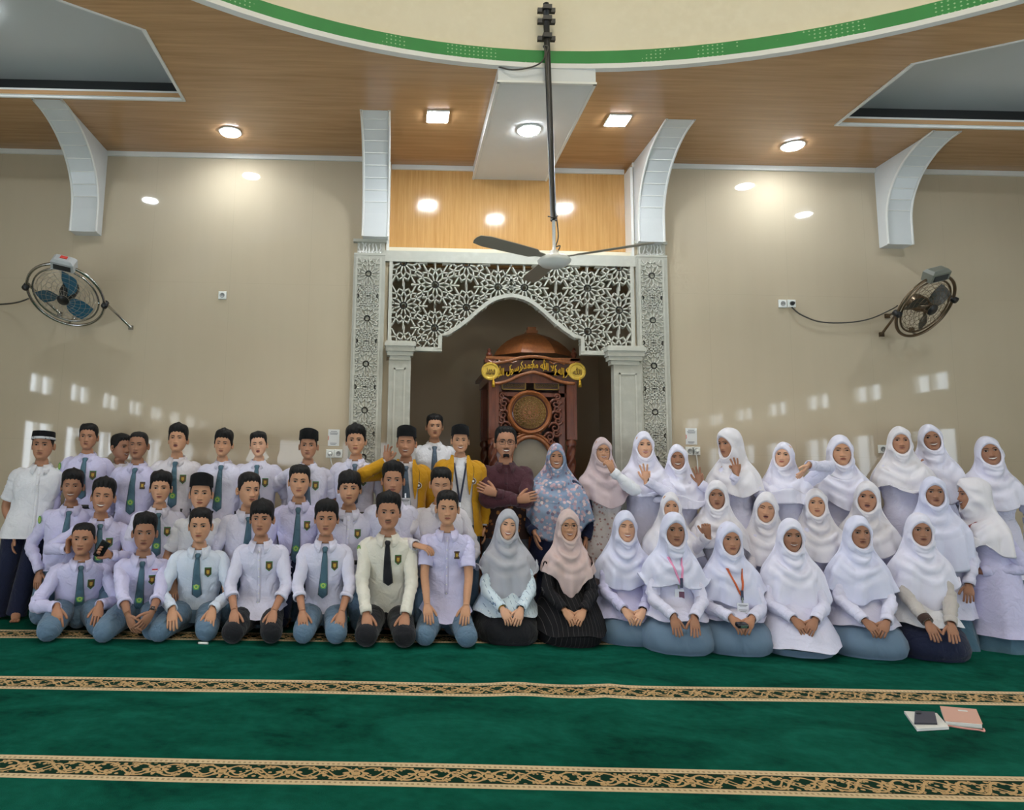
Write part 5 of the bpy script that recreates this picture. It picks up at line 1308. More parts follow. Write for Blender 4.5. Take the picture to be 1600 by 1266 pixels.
        rg = np.array(rings); tm.loft(rg); to = tm.build('tie', C_[tie], root, fixn=True)
        if tie == 'tie':
            z = zt_+(ze-zt_)*.74; x0 = rg[15].mean(axis=0)[0]; yf = rg[15][:, 1].min()
            em = MB(); a12 = np.arange(10)*2*PI/10
            em.add([(x0+.030*math.cos(t+PI/2)*(1 if i % 2 == 0 else .86), yf-.003, z+.030*math.sin(t+PI/2)*(1 if i % 2 == 0 else .86)) for i, t in enumerate(a12)], [tuple(range(10))], 0)
            em.add([(x0+.019*math.cos(t), yf-.0045, z+.019*math.sin(t)) for t in a12], [tuple(range(10))], 1); em.add([(x0+.010*math.cos(t), yf-.0055, z+.010*math.sin(t)) for t in a12], [tuple(range(10))], 0)
            em.build('tie_emblem', [M_EMB, M_EMBY], to, smooth=False)
    # jacket
    if jacket:
        R2, dz2 = torso(untuck_len+.12, 1.12, .02, wr=.008); jm = MB(); i0 = 5; i0 = 4; idx = [(i0+j) % ns for j in range(ns-2*i0+1)]
        Rj = R2[1:, idx]; jm.grid(Rj, flip=False); c = Rj.mean(axis=1, keepdims=True); inn = c+(Rj-c)*.975
        jm.grid(inn, flip=True)
        for e in (0, -1): jm.grid(np.stack([Rj[:, e], inn[:, e]]), flip=(e == 0))
        jo = jm.build('jacket', C_[jacket], root)
        for i, sx in enumerate((-1, 1)):
            P = armpaths[i][0]; Pf = cr(P, 101); tt = np.linspace(0, .97, 30); Pf = Pf[(tt*100).astype(int)]; base = np.interp(tt, [0, .08, .2, .4, .6, .8, 1], [.056, .069, .071, .067, .062, .057, .052])*k
            wv = sn(seed+31+i, tt*36, np.cos(tt*50)*2)*.006; s_ = MB(); s_.loft(tube_rings(Pf, base+wv, 16), 0, (False, False)); s_.build('sleeve', C_[jacket], jo)
        for sx in (-1, 1):
            lm = MB(); P = []
            for z_, xi, xo in ((.0, .060, .082), (-.04, .056, .104), (-.08, .056, .118), (-.12, .058, .120), (-.18, .062, .112), (-.24, .068, .100), (-.32, .080, .088)):
                z = nb[2]+z_; row = []
                for x in (xi, (xi+xo)/2, xo): row.append((nb[0]+sx*x*k, front(sx*x*k, z if z_ < -.045 else nb[2]-.045, .026)-(.006 if x < xo else 0)+(.02 if z_ == 0 else 0), z+(.03 if z_ == 0 else 0)))
                P.append(row)
            lm.grid(np.array(P), flip=(sx > 0)); lm.build('lapel', C_[jacket], jo, fixn=False)
        em = MB(); a12 = np.arange(16)*2*PI/16; x0, z0 = .115*k, nb[2]-.20
        for rr, mi, o_ in ((.028, 0, .024), (.024, 1, .0255), (.010, 0, .0265)): em.add([(x0+rr*math.cos(t), front(x0, z0, o_), z0+rr*math.sin(t)) for t in a12], [tuple(range(16))], mi)
        em.build('jacket_emblem', [M_CARDP, M_BR], jo, smooth=False)
    # ---------------- lower garment
    tm = MB(); tro = C_[trousers] if not fem else C_[skirt]
    if fem:
        aa = np.arange(ns)*2*PI/ns; R = []
        if pose == 'sit':
            kw = kn.get('w', 1.0); c0 = pv[0]*.7
            for z, w, yf, yb in ((.0, .262, -.365, .38), (.025, .285, -.40, .40), (.08, .295, -.42, .40), (.14, .285, -.41, .37), (.19, .265, -.375, .33), (.23, .235, -.305, .28), (.265, .18, -.17, .2), (.28, .05, -.05, .06)):
                e = sellipse(w*kw, 1, ns, 2.5); yy = np.where(e[:, 1] < 0, -e[:, 1]*yf, e[:, 1]*yb); f = 1+.012*np.sin(aa*13+seed+z*30)
                R.append(np.c_[c0+e[:, 0]*f, pv[1]-.14+.09+yy*f, np.full(ns, z)+.004*np.sin(aa*7+seed)*(z > .02)])
        else:
            top = (pv[2]-.1 if pose == 'stand' else pv[2]-.08)
            for t in np.linspace(0, 1, 9):
                z = top*(1-t); w = .14+(.10 if pose == 'stand' else .13)*t; dpt = .11+(.08 if pose == 'stand' else .17)*t; f = 1+.05*np.sin(aa*9+seed)*t; e = sellipse(w, dpt, ns, 2.2); R.append(np.c_[pv[0]+e[:, 0]*f, pv[1]+(0 if pose == 'stand' else .09*t)+e[:, 1]*f, np.full(ns, z)])
            R = R[::-1]
        tm.loft(np.array(R), 0, (True, True), flip=True); tm.build('skirt', tro, root)
    else:
        R = []
        for z, w, d_ in ((.10, .155, .108), (.05, .166, .118), (0, .172, .13), (-.06, .165, .13), (-.12, .10, .09)):
            e = sellipse(w*k, d_*k, 28, 2.3); R.append(np.c_[pv[0]+e[:, 0], pv[1]+e[:, 1], np.full(28, max(.03, pv[2]+z))])
        tm.loft(np.array(R), 0, (True, True))
        for i, (hip, mid, K, A, T_) in enumerate(LP):
            if pose == 'sit':
                sx = (-1, 1)[i]; th = cr(np.array([hip+(0, .03, -.02), hip*.5+K*.5+(0, 0, .004), K+(0, .02, .004)]), 20)
                rr = np.interp(np.linspace(0, 1, 20), [0, .3, .6, .85, 1], [.102, .100, .093, .087, .083])*k; rr = rr+sn(seed+40+i, np.linspace(0, 40, 20), np.zeros(20))*.006
                tm.rtube(th, rr, 18, flat=.85); sh = cr(np.array([K+(0, .03, -.005), K*.5+A*.5+(0, 0, .015), A]), 10); tm.rtube(sh, np.interp(np.linspace(0, 1, 10), [0, .5, 1], [.075, .068, .052])*k, 14, start=True)
            elif pose == 'kneel':
                tm.rtube(cr(np.array([hip+(0, 0, .02), mid, K+(0, 0, .03), K+(0, -.01, .0)]), 14), np.interp(np.linspace(0, 1, 14), [0, .5, .85, 1], [.1, .092, .082, .078])*k, 16, flat=.9); tm.rtube(cr(np.array([K, K*.5+A*.5+(0, 0, .01), A]), 9), np.linspace(.074, .05, 9)*k, 12, start=True)
            else:
                wv = sn(seed+50+i, np.linspace(0, 40, 26), np.zeros(26))*.004
                tm.tube(cr(np.array([hip+(0, 0, .03), hip*.5+K*.5, K, K*.4+A*.6, A+(0, .005, -.03)]), 26), np.interp(np.linspace(0, 1, 26), [0, .3, .6, 1], [.098, .095, .080, .078])*k+wv, 18)
        tr = tm.build('trousers', tro, root)
        if tuck:
            bm_ = MB(); R = []
            for z, gr in ((.075, 1.0), (.075, 1.03), (.112, 1.03), (.112, 1.0)): e = sellipse(.167*k*gr, .118*k*gr, 28, 2.3); c = spine(TL-z); R.append(np.c_[c[0]+e[:, 0], pv[1]*.85+c[1]*.15+e[:, 1], np.full(28, pv[2]+z)])
            bm_.loft(np.array(R), 0, (False, False)); bm_.build('belt', M_BELT, tr)
    # ---------------- headscarf
    if fem:
        hj = hijab; nu, ju = 96, np.arange(96)*2*PI/96
        mt = hj['mat']; lf, lb, ls = hj.get('front', .50), hj.get('back', .46), hj.get('side', .40); sw_ = hj.get('w', 1.0)*k
        # (half width, top y z, side y z, bottom y z, exponent z, exponent y, follow head)
        loops = [(.0625, -.074, .058, -.046, -.03, -.072, -.112, 1, 1.3, 1), (.068, -.094, .068, -.058, -.03, -.092, -.1235, 1, 1.3, 1), (.080, -.098, .089, -.050, -.028, -.096, -.133, 1, 1.2, 1), (.092, -.066, .127, -.016, -.022, -.090, -.154, 1, 1.4, 1), (.0965, .03, .138, .028, -.028, -.084, -.176, 1, 2, 1),
                 (.098, .110, .092, .05, -.075, -.084, -.204, 1, 2, .75), (.112, .128, .0, .05, -.128, -.094, -.234, 1, 2, .35), (.144, .124, -.10, .042, -.180, -.112, -.272, 1.3, 1.3, 0), (.188, .13, -.19, .035, -.236, -.134, -.32, 2, 1, 0), (.226, .145, -.28, .03, -.300, -.152, -.38, 2, 1, 0), (.243, .155, -.36, .025, -.360, -.162, -.44, 2, 1, 0)]
        if pose == 'stand': pass
        loops.append((.256*hj.get('hemw', 1), .165, -lb, .02, -ls, -.160-hj.get('fwd', 0), -lf, 2, 1, 0))
        L = []; c, s = np.cos(ju), np.sin(ju)
        for hw_, ty, tz, sy, sz, by, bz, ez, ey, fol in loops:
            hw2 = hw_*(sw_ if fol == 0 else 1); x = hw2*np.sign(s)*np.abs(s)**(1+(.22 if fol == 1 and ez == 1 and tz < .1 else 0)*np.clip(c, 0, 1)); ac = np.abs(c)
            zz = np.where(c > 0, sz+(tz-sz)*ac**ez, sz+(bz-sz)*ac**ez); yy = np.where(c > 0, sy+(ty-sy)*ac**ey, sy+(by-sy)*ac**ey)
            P = np.c_[x, yy, zz]; low_ = np.array([0, 0, zh])+P*np.array([1, 1, hs if fol else 1])+np.array([0, .0, 0]); 
            if fol == 0:
                f = np.clip((-zz-.15)/.5, 0, 1)[:, None]; low_ = low_+(pv-nb)*f*np.array([1, .45, 0])
            L.append(fol*hT(P)+(1-fol)*low_)
        L = cr(np.array(L), 80); v = np.linspace(0, 1, 80)[:, None]; U = ju[None, :]
        # normals
        dU = np.roll(L, -1, axis=1)-np.roll(L, 1, axis=1); dV = np.gradient(L, axis=0); N = np.cross(dU, dV); N /= np.linalg.norm(N, axis=2)[..., None]+1e-9
        if ((L-L.mean(axis=(0, 1)))*N)[26:54].sum() < 0: N = -N
        zc = zh-.13*hs; rad_ = np.sqrt((L[..., 0]*1.15+.01*np.sin(seed))**2+(L[..., 2]-zc)**2); frontm = np.clip((.02-L[..., 1])/.06, 0, 1)
        fm_ = np.clip(-np.cos(U), 0, 1); r1, r2, r3 = rs.uniform(0, 6.28, 3); low_w = np.clip((v-.55)/.45, 0, 1); mid_w = np.exp(-((v-.60)/.16)**2); head_w = np.exp(-((v-.30)/.16)**2)
        F = low_w*(.018*np.sin(U*7+r1+2.2*np.sin(v*3+r2))+.008*np.sin(U*13+r2+v*4))
        swag = np.sin(rad_*(62+8*math.sin(r2))+r1+1.1*np.sin(L[..., 0]*14+r3)); swag = np.sign(swag)*np.abs(swag)**.7
        F = F+.015*swag*frontm*np.clip((rad_-.03)/.04, 0, 1)*np.exp(-((rad_-.10)/.14)**2)*np.clip((v-.2)/.1, 0, 1)
        F = F+head_w*.0022*np.sin(v*50+U*3+r2)*np.clip(1.2-np.abs(np.sin(U)), 0, 1)
        sd = 1 if rs.rand() > .5 else -1
        line = v-(.70+.20*np.sin(U*1.0+PI)*sd*1.0+.05*np.sin(2*U+r3)); stp = .014/(1+np.exp(np.clip(-line*70, -40, 40)))-.009*np.clip((v-.8)/.2, 0, 1)*0
        F = F-stp*np.clip((v-.35)/.15, 0, 1)*np.clip(fm_*3, 0, 1)+.004*np.clip((v-.35)/.15, 0, 1)
        Lf = L+N*(F*np.clip((v-.05)/.1, 0, 1))[..., None]
        hw_v = np.linspace(0, 1, 80)[:, None]**3; Lf[..., 2] += hw_v*(.022*np.sin(U*3+r3)+.012*np.sin(U*5+r2))
        hemd = Lf[-1]+(np.array([0, 0, 1.])*.006); ctr = Lf[-1].mean(axis=0); inn = ctr+(Lf[-1]-ctr)*.985+np.array([0, 0, .012])
        Lf = np.concatenate([Lf, inn[None], (ctr+(Lf[-4]-ctr)*.97)[None]])
        hm = MB(); hm.grid(Lf, False, True); ho = hm.build('hijab', mt, root, fixn=False)
        P_ = dict(root=root, nb=nb, pv=pv, hT=hT, hd=hd_, hijab=ho, Lf=Lf)
        um = MB(); a_ = np.linspace(0, 2*PI, 40, endpoint=False); rr = []
        for gx, gz, yy in ((.060, .0785, -.082), (.064, .0855, -.086)):
            rr.append(np.c_[gx*np.sin(a_), yy+.046*np.sin(a_)**2, -.028+gz*np.cos(a_)*1.1])
        hbv = BVHTree.FromPolygons(hm.verts().tolist(), hm.f)
    else:
        hbv = None
    def chest(x, z, off=.006):
        best = None
        for bv in (hbv, bvh):
            if bv is None: continue
            h = bv.ray_cast(Vector((x, -1.5, z)), Vector((0, 1, 0)))[0]
            if h is not None: best = h.y if best is None else min(best, h.y)
        return (best if best is not None else nb[1]-.14)-off
    ctx = dict(root=root, nb=nb, pv=pv, hT=hT, chest=chest, arm=armpaths, shirt=top_o, loc=loc, a=a, k=k, toL=toL, Y=Y, hs=hs)
    if extra:
        for fn in (extra if isinstance(extra, (list, tuple)) else [extra]): fn(ctx)
    PEOPLE.append(root); return ctx

# ------------------------------------------------------------------ people: worn extras
def lanyard(mats, x0, z0, card, zcard, second=None):
    def f(c):
        nb, ch = c['nb'], c['chest']; m = MB()
        for s, xt in ((-1, x0[0]), (1, x0[1])):
            P = []; R = []
            for t in np.linspace(0, 1, 12):
                x = xt*(1-t)+card[0]*t; z = nb[2]+z0*(1-t)+(zcard+.03)*t; R.append([(x-.008, ch(x-.008, z, .004), z), (x-.008, ch(x-.008, z, .007), z), (x+.008, ch(x+.008, z, .007), z), (x+.008, ch(x+.008, z, .004), z)])
            m.loft(np.array(R))
        l = m.build('lanyard', mats[0], c['root'], fixn=True)
        x, z = card[0], nb[2]+zcard
        if second: m = MB(); m.box((x-.010, ch(x, z+.05, .013), z+.01), (x+.010, ch(x, z+.05, .003), z+.085)); m.build('lanyard_end', second, l, smooth=False)
        m = MB(); m.box((x-.006, ch(x, z, .014), z-.012), (x+.006, ch(x, z, .006), z+.03)); m.build('clip', M_SILVER, l, smooth=False)
        w, h = card[1], card[2]; y = min(ch(x-w, z-.02), ch(x+w, z-.02), ch(x, z-h))-.006
        m = MB(); m.box((x-w, y-.004, z-.012-2*h), (x+w, y, z-.012)); cd_ = m.build('id_card', M_CARDP, l, smooth=False)
        if card[3] == 'pic': m = MB(); m.box((x-w*.1, y-.0065, z-.012-1.75*h), (x+w*1.05, y-.0042, z-.03)); m.build('card_photo', M_CARDPIC, cd_, smooth=False)
        else:
            m = MB()
            for i, (zz, ww) in enumerate(((.12, .8), (.24, .6), (.5, .7), (.62, .5), (.74, .66))): m.box((x-w*ww, y-.0055, z-.012-2*h*zz-.004*(2 if i == 0 else 1)), (x+w*ww, y-.0042, z-.012-2*h*zz))
            m.build('card_lines', M_INK, cd_, smooth=False, kind='stuff')
    return f
def watch(side, mat=None, strap=None, face=True, off=.012):
    def f(c):
        P, S, E, W_, d = c['arm'][side]; fd = nrm(W_-E); m = MB(); p = W_-fd*off
        m.tube([p-fd*.011, p-fd*.008, p+fd*.008, p+fd*.011], [.027, .0295, .0295, .027], 16, ell=.85, cap=(False, False)); o = m.build('watch' if face else 'bracelet', strap or M_STEEL, c['root'])
        if face:
            n = nrm(np.cross(fd, np.cross(np.array([0, -.8, .6]), fd))); u = np.cross(fd, n); m = MB(); m.obox(p+n*.029, fd*.016, u*.014, n*.005); m.build('watch_face', mat or M_STEEL, o, smooth=False)
    return f
# ------------------------------------------------------------------ people: back row, boys
YS, YM, YFR = 6.45, 6.20, 5.93
K_ = lambda x, y, **k: dict(px=(x, y), dy=k.pop('dy', -.2), **k)
down = (0, -.75, -.65)
person('standing boy in short-sleeved white shirt and black cap with a woven pale band', 67, 697, 671, 718, 6.42, 'stand', 'c', shirt='white', sleeve='short', trousers='navy', tuck=False, untuck_len=.64, capkind='band', hair='crop', pelvis=(-.06, .02), knees=dict(foot=((-.26, .02), (-.10, .0))), build=1.08, mouth='closed',
       arms=(K_(22, 835, dy=-.05, d=(-.0, -.1, -1)), dict(kind='hang')), yaw=.25)
person('tall back row boy with grey tie behind the boy with a green sleeve patch', 138, 684, 660, 700, 6.5, 'stand', 'c', shirt='violet', tie='tie', badge='shield', hair='short', patch=True, yaw=.2)
person('boy in the back row half hidden behind his neighbour, smiling sideways', 189, 700, 676, 716, 6.66, 'stand', 'd', shirt='pale', hair='short', mouth='smile', hy=.95, yaw=.1)
person('boy in the back row with belted grey-blue trousers and green emblem on his tie', 216, 697, 672, 716, 6.42, 'stand', 'd', shirt='violet', tie='tie', badge='plain', hair='crop', tie_len=.44, eyes='squint', yaw=.1)
person('boy in the back row with parted lips and a cream shirt pocket badge', 278, 688, 663, 706, 6.46, 'stand', 'b', shirt='pale', tie='tie', badge='shield', hair='thick', mouth='open', tie_len=.44, eyes='squint', yaw=.1, nod=-.12)
person('boy in the back row with thick hair, squinting, tie reaching to his belt', 349, 695, 670, 711, 6.46, 'stand', 'b', shirt='lav', tie='tie', hair='thick', eyes='squint', tie_len=.44, mouth='closed', tilt=.05, yaw=.05)
person('back row boy with squinting light face and parted lips beside the black cap', 404, 696, 674, 713, 6.5, 'stand', 'a', shirt='lav', tie='tie', badge='shield', hair='short', mouth='open', eyes='squint', tilt=-.08, yaw=.1)
person('back row boy with black velvet cap and short lavender sleeves', 482, 698, 672, 715, 6.42, 'stand', 'c', shirt='lav', sleeve='short', tie='gtie', badge='shield', hair='crop', capkind='peci', yaw=.05, arms=(K_(420, 800, dy=0), None))
person('boy in the back row beside the stone pilaster with loosened slate tie', 556, 690, 665, 710, 6.44, 'stand', 'b', shirt='lav', tie='gtie', badge='shield', hair='thick', yaw=0, tilt=-.04)
person('boy in mustard jacket and black cap raising his hand in an okay sign', 635, 694, 667, 711, 6.40, 'stand', 'c', shirt='pale', tie='gtie', jacket='yellow', hair='crop', capkind='peci', mouth='smile', eyes='shut', yaw=0, build=1.0, hy=-.1,
       arms=(dict(px=(604, 722), dy=-.14, d=(.12, -.1, 1), n=(.3, -1, 0), pole=(-1, .2, -.6), curl=.3, fc=(1.5, .5, .25, .1), spread=.12), None), extra=lanyard([M_NAVYL], (-.05, -.02), -.03, (.0, .045, .06, 'txt'), -.30))
person('tall boy standing inside the niche between the two mustard jackets', 679, 668, 645, 683, 6.93, 'stand', 'b', shirt='white', tie='gtie', hair='short', yaw=.02)
person('boy in mustard jacket and black cap with a patterned lanyard', 719, 690, 666, 706, 6.42, 'stand', 'b', shirt='white', jacket='yellow', hair='crop', capkind='peci', mouth='grin', yaw=-.05, extra=lanyard([M_NAVYL], (-.055, .055), -.04, (.0, .035, .05, 'txt'), -.42))
person('man in maroon and batik shirt with glasses and folded arms before the pulpit', 790, 693, 668, 717, 6.45, 'stand', 'c', shirt='batikshirt', trousers='grey', tuck=False, untuck_len=.66, hair='receding', beard='goatee', glasses='black', mouth='grin', eyes='squint', build=1.12, wide=1.04, yaw=-.08,
       arms=(dict(at=(.09, -.235, 1.14), d=(.95, -.1, .25), n=(0, 1, -.1), pole=(-1, -.1, -.7), curl=.4), dict(at=(-.10, -.215, 1.19), d=(-.9, .05, .35), n=(0, 1, 0), pole=(1, -.1, -.7), curl=.3)))
# ------------------------------------------------------------------ women and girls, back row
H_ = lambda mat, **k: dict(mat=C_[mat], **k)
person('woman in blue floral headscarf standing next to the man with folded arms', 869, 715, 695, 733, 6.40, 'stand', 'c', hijab=H_('floral', front=.74, side=.55, back=.6, hemw=1.12, w=1.08), tunic='dnavy', skirt='navy', mouth='grin', eyes='squint', build=1.08, arms=(K_(835, 832, dy=-.1, d=(.2, -.2, -1)), None), wide=1.04)
def hold_chin(x, y, **k): return dict(px=(x, y), dy=k.pop('dy', -.2), **k)
person('woman in pink headscarf and round glasses with her hand at her chin', 941, 705, 682, 723, 6.45, 'stand', 'b', hijab=H_('pinkgrey', front=.50, side=.36), tunic='lace', skirt='pinkgrey', glasses='bronze', mouth='smile', hy=.1, arms=(None, dict(px=(957, 737), dy=-.22, d=(-.35, -.2, .9), n=(-.6, .6, 0), curl=1.2, pole=(1, -.2, -.8), sleeve='long', smat='white')))
girlsB = 'girls in white headscarves in the back row'
person('girl in white headscarf raising three fingers beside the stone pilaster', 1006, 697, 674, 717, 6.48, 'stand', 'a', hijab=H_('girl', front=.42, side=.40), tunic='lav', mouth='smile', hy=.08, arms=(None, dict(px=(1010, 752), dy=-.25, d=(-.05, -.1, 1), n=(0, -1, .1), curl=.15, spread=.2, fc=(.1, .1, .15, 1.8), pole=(1, -.1, -.8))), extra=watch(1, strap=M_SILVER))
person('smiling girl in white headscarf raising her hand under the wall notice', 1059, 716, 695, 734, 6.40, 'stand', 'd', hijab=H_('girl', front=.34, side=.40), tunic='lav', mouth='grin', eyes='squint', hy=-.1, arms=(None, dict(px=(1094, 756), dy=-.12, d=(-.1, -.1, 1), n=(-.3, -1, 0), curl=.12, spread=.18, fc=(.1, .1, .1, 1.5), pole=(1, .1, -.8))), extra=watch(1, strap=M_SILVER, mat=M_SILVER))
person('girl in white headscarf turned sideways, fingers raised, wearing a wristwatch', 1140, 693, 667, 714, 6.45, 'stand', 'c', hijab=H_('girl2', front=.46, side=.44), tunic='lav', yaw=-.85, hy=-.35, nod=.15, arms=(dict(px=(1151, 742), dy=-.14, d=(-.15, -.1, 1), n=(-.1, -1, 0), curl=.2, spread=.18, fc=(.15, .15, .2, 1.6), pole=(.3, -.5, -1)), None), extra=watch(0, strap=M_GOLD, mat=M_SILVER))
person('girl in white headscarf bending her wrist in front of her chest', 1224, 712, 690, 731, 6.36, 'stand', 'a', hijab=H_('girl', front=.33, side=.34), tunic='lav', hy=-.25, tilt=.1, arms=(None, dict(px=(1263, 727), dy=-.24, d=(-.55, -.2, -.75), n=(-.6, .4, .5), curl=.15, spread=.18, pole=(1, .1, .5))))
person('frowning back row girl in white headscarf next to the one bending her wrist', 1313, 706, 676, 726, 6.45, 'stand', 'b', hijab=H_('girl', front=.5, side=.42), tunic='lav', eyes='squint', hy=.05)
person('back row girl in cream-white headscarf in front of a smiling girl, beside the wall socket', 1406, 690, 665, 710, 6.42, 'stand', 'c', hijab=H_('girl2', front=.42, side=.44), tunic='lav')
person('smiling girl in white headscarf leaning out behind her taller neighbour', 1454, 686, 663, 707, 6.56, 'stand', 'd', hijab=H_('girl', front=.6, side=.44), tunic='lav', mouth='grin', tilt=-.12, nod=-.05)
person('smiling girl in white headscarf at the outer end of the back row', 1545, 707, 679, 727, 6.42, 'stand', 'd', hijab=H_('girl', front=.5, side=.5), tunic='lav', mouth='grin', tilt=-.15, nod=-.06)
# ------------------------------------------------------------------ middle row, boys
person('kneeling middle row boy with a round green patch on his sleeve', 113, 761, 736, 783, 6.2, 'kneel', 'd', shirt='violet', tie='tie', patch=True, mouth='smile', hair='thick', eyes='squint', pelvis=(-.05, .05), arms=(K_(62, 893, dy=-.05, d=(-.1, -.25, -1), n=(.5, .8, 0)), None))
CT_PHONE = person('laughing boy in the middle row holding a phone', 161, 778, 752, 803, 6.12, 'kneel', 'c', shirt='violet', tie='tie', badge='shield', mouth='grin', eyes='squint', hair='quiff', tilt=.06, nod=-.08, arms=(dict(px=(106, 858), dy=-.18, d=(.0, -.25, 1), n=(.9, -.2, 0), curl=.9, pole=(-1, 0, -.7)), dict(px=(172, 868), dy=-.20, d=(-.75, -.3, .45), n=(-.3, -.8, .5), curl=.9, pole=(1, .2, -.8))))
person('boy in the middle row with short hair fringe, open short sleeves and tie', 251, 764, 740, 787, 6.2, 'kneel', 'b', shirt='lav', sleeve='short', tie='tie', badge='shield', hair='thick', mouth='closed', hy=.0)
person('boy in the middle row with tall black velvet cap and white shirt without tie', 314, 773, 744, 796, 6.2, 'kneel', 'b', shirt='white', sleeve='short', hair='crop', capkind='peci', nod=-.05)
person('boy in the middle row looking aside between the black cap and the emblem tie', 389, 767, 742, 794, 6.2, 'kneel', 'b', shirt='lav', tie='tie', hair='short', hy=.15, yaw=.35)
person('boy kneeling upright in the middle row with a green emblem low on his tie', 468, 754, 733, 782, 6.25, 'kneel', 'b', shirt='violet', tie='tie', badge='shield', hair='short', trousers='navy', tie_len=.50, yaw=.1)
person('boy in the middle row in open collar without tie between two seated boys', 546, 765, 739, 791, 6.2, 'kneel', 'b', shirt='lav', badge='shield', hair='fringe', yaw=.05)
person('middle row boy with swept-up hair behind the boy in the cream shirt', 614, 752, 726, 779, 6.18, 'kneel', 'c', shirt='lav', flag=False, hair='quiff', yaw=.0, build=1.05)
person('middle row boy with closed eyes, hand on the shoulder of the boy before him', 689, 758, 735, 785, 6.18, 'kneel', 'b', shirt='pale', hair='short', eyes='shut', nod=.18, build=1.08, yaw=-.05, tuck=False, untuck_len=.6, arms=(dict(px=(650, 852), dy=-.24, d=(.8, -.35, -.15), n=(0, .3, -1), curl=.5, pole=(-1, .1, -.8)), None))
# ------------------------------------------------------------------ middle row, girls
person('middle row girl in white headscarf behind the girl with the pink lanyard', 1048, 792, 770, 812, 6.15, 'kneel', 'b', hijab=H_('girl2', front=.5, side=.4), tunic='lav')
person('middle row girl in white headscarf with a raised fist', 1120, 775, 752, 798, 6.17, 'kneel', 'd', hijab=H_('girl2', front=.36, side=.5), tunic='pale', hy=-.1, arms=(dict(px=(1106, 838), dy=-.24, d=(-.2, -.2, .95), n=(.3, .9, 0), curl=1.5, pole=(-.6, 0, -1)), None))
person('middle row girl in white headscarf with eyes lowered', 1197, 794, 767, 814, 6.17, 'kneel', 'b', hijab=H_('girl2', front=.5, side=.4), tunic='lav', eyes='shut', nod=.1, tilt=.1, hy=-.1, mouth='open')
person('middle row girl in soft white headscarf behind the girl with the middle-parted scarf', 1275, 787, 765, 810, 6.17, 'kneel', 'b', hijab=H_('girl2', front=.5, side=.4), tunic='lav', hy=-.05)
person('girl in grey-white headscarf in the middle row, head tilted with parted lips', 1355, 778, 752, 801, 6.17, 'kneel', 'c', hijab=H_('girl2', front=.5, side=.42), tunic='lav', mouth='open', tilt=.08, hy=-.12)
person('middle row girl in violet-white headscarf behind the girl in the navy skirt', 1459, 770, 744, 792, 6.13, 'kneel', 'd', hijab=H_('girl3', front=.66, side=.62, back=.6), tunic='lav', skirt='teal', hem=.25)
person('girl in white headscarf seen in profile, smiling at her neighbour, maroon lanyard', 1521, 774, 745, 797, 6.16, 'kneel', 'c', hijab=H_('girl2', front=.30, side=.52, back=.5), tunic='violet', skirt='teal', mouth='grin', eyes='squint', yaw=-1.5, hy=-.4, hem=.12, build=1.12,
       arms=(None, dict(px=(1533, 893), dy=-.1, d=(-.9, -.2, .1), n=(0, .8, -.5), curl=.3, pole=(.2, .3, -1))), extra=lanyard([M_REDL], (-.06, .06), -.04, (.02, .03, .045, 'txt'), -.40))
# ------------------------------------------------------------------ front row
person('front row boy with cropped hair and emblem tie, kneeling at the outer end', 130, 843, 817, 867, 5.95, 'sit', 'c', shirt='violet', tie='tie', badge='shield', hair='crop', yaw=.42, hy=-.2, wide=1.05, knees=dict(x=(.20, .16), y=(-.30, -.22)), build=1.04, patch=False)
person('boy kneeling in the front row with a small red and white flag patch', 226, 834, 809, 862, 5.93, 'sit', 'd', shirt='violet', tie='tie', badge='shield', flag=True, hair='quiff', tie_len=.46, yaw=.30, knees=dict(x=(.24, .12), y=(-.28, -.26)), arms=(K_(200, 962, dy=-.34, d=(.45, -.2, -.9), n=(.6, .4, -.3), sleeve='rolled'), K_(236, 962, dy=-.34, d=(-.55, -.2, -.8), n=(-.5, .5, -.3), sleeve='rolled', cuff='violet')), extra=watch(1))
person('boy kneeling in the front row in a pale bluish shirt and grey tie', 313, 823, 797, 848, 5.95, 'sit', 'b', shirt='blue', tie='tie', badge='shield', hair='short', yaw=.15, knees=dict(x=(.24, .12), y=(-.25, -.25)), build=1.04)
person('front row boy in black trousers and an untucked shirt without tie', 409, 812, 782, 839, 5.95, 'sit', 'c', shirt='lav', badge='shield', hair='fringe', trousers='black', tuck=False, untuck_len=.50, sleeve='rolled', yaw=.05)
person('front row boy with rolled sleeves, green emblem tie and blue-grey trousers', 510, 812, 785, 837, 5.97, 'sit', 'c', shirt='lav', tie='tie', badge='shield', hair='thick', sleeve='rolled', tie_len=.46, yaw=.05, knees=dict(x=(.14, .12), y=(-.26, -.26)))
person('boy kneeling in the front row in a cream shirt with black tie and moustache', 607, 802, 776, 829, 5.95, 'sit', 'c', shirt='cream', tie='btie', badge='shield', hair='quiff', trousers='black', beard='moustache', mouth='closed', build=1.08, wide=1.06, yaw=0, patch=True)
person('front row boy in an untucked short-sleeved shirt with a black pocket badge', 699, 796, 770, 822, 5.97, 'sit', 'b', shirt='violet', badge='plain', sleeve='short', hair='short', tuck=False, untuck_len=.52, yaw=-.05, knees=dict(x=(.17, .16), y=(-.25, -.25)))
person('woman kneeling in front in a silver-grey headscarf and pale stitched blouse, laughing', 793, 821, 797, 845, 6.05, 'sit', 'a', hijab=H_('greyh', front=.60, side=.32, back=.4, hemw=1.05), tunic='blouse', skirt='black', mouth='grin', eyes='squint', yaw=-.02, tilt=.12, hem=.22, extra=[watch(1), watch(0, strap=M_GOLD, face=False)], arms=(dict(kind='lap', d=(.45, -.45, -.8)), dict(kind='lap', d=(-.35, -.45, -.85))), knees=dict(w=.92))
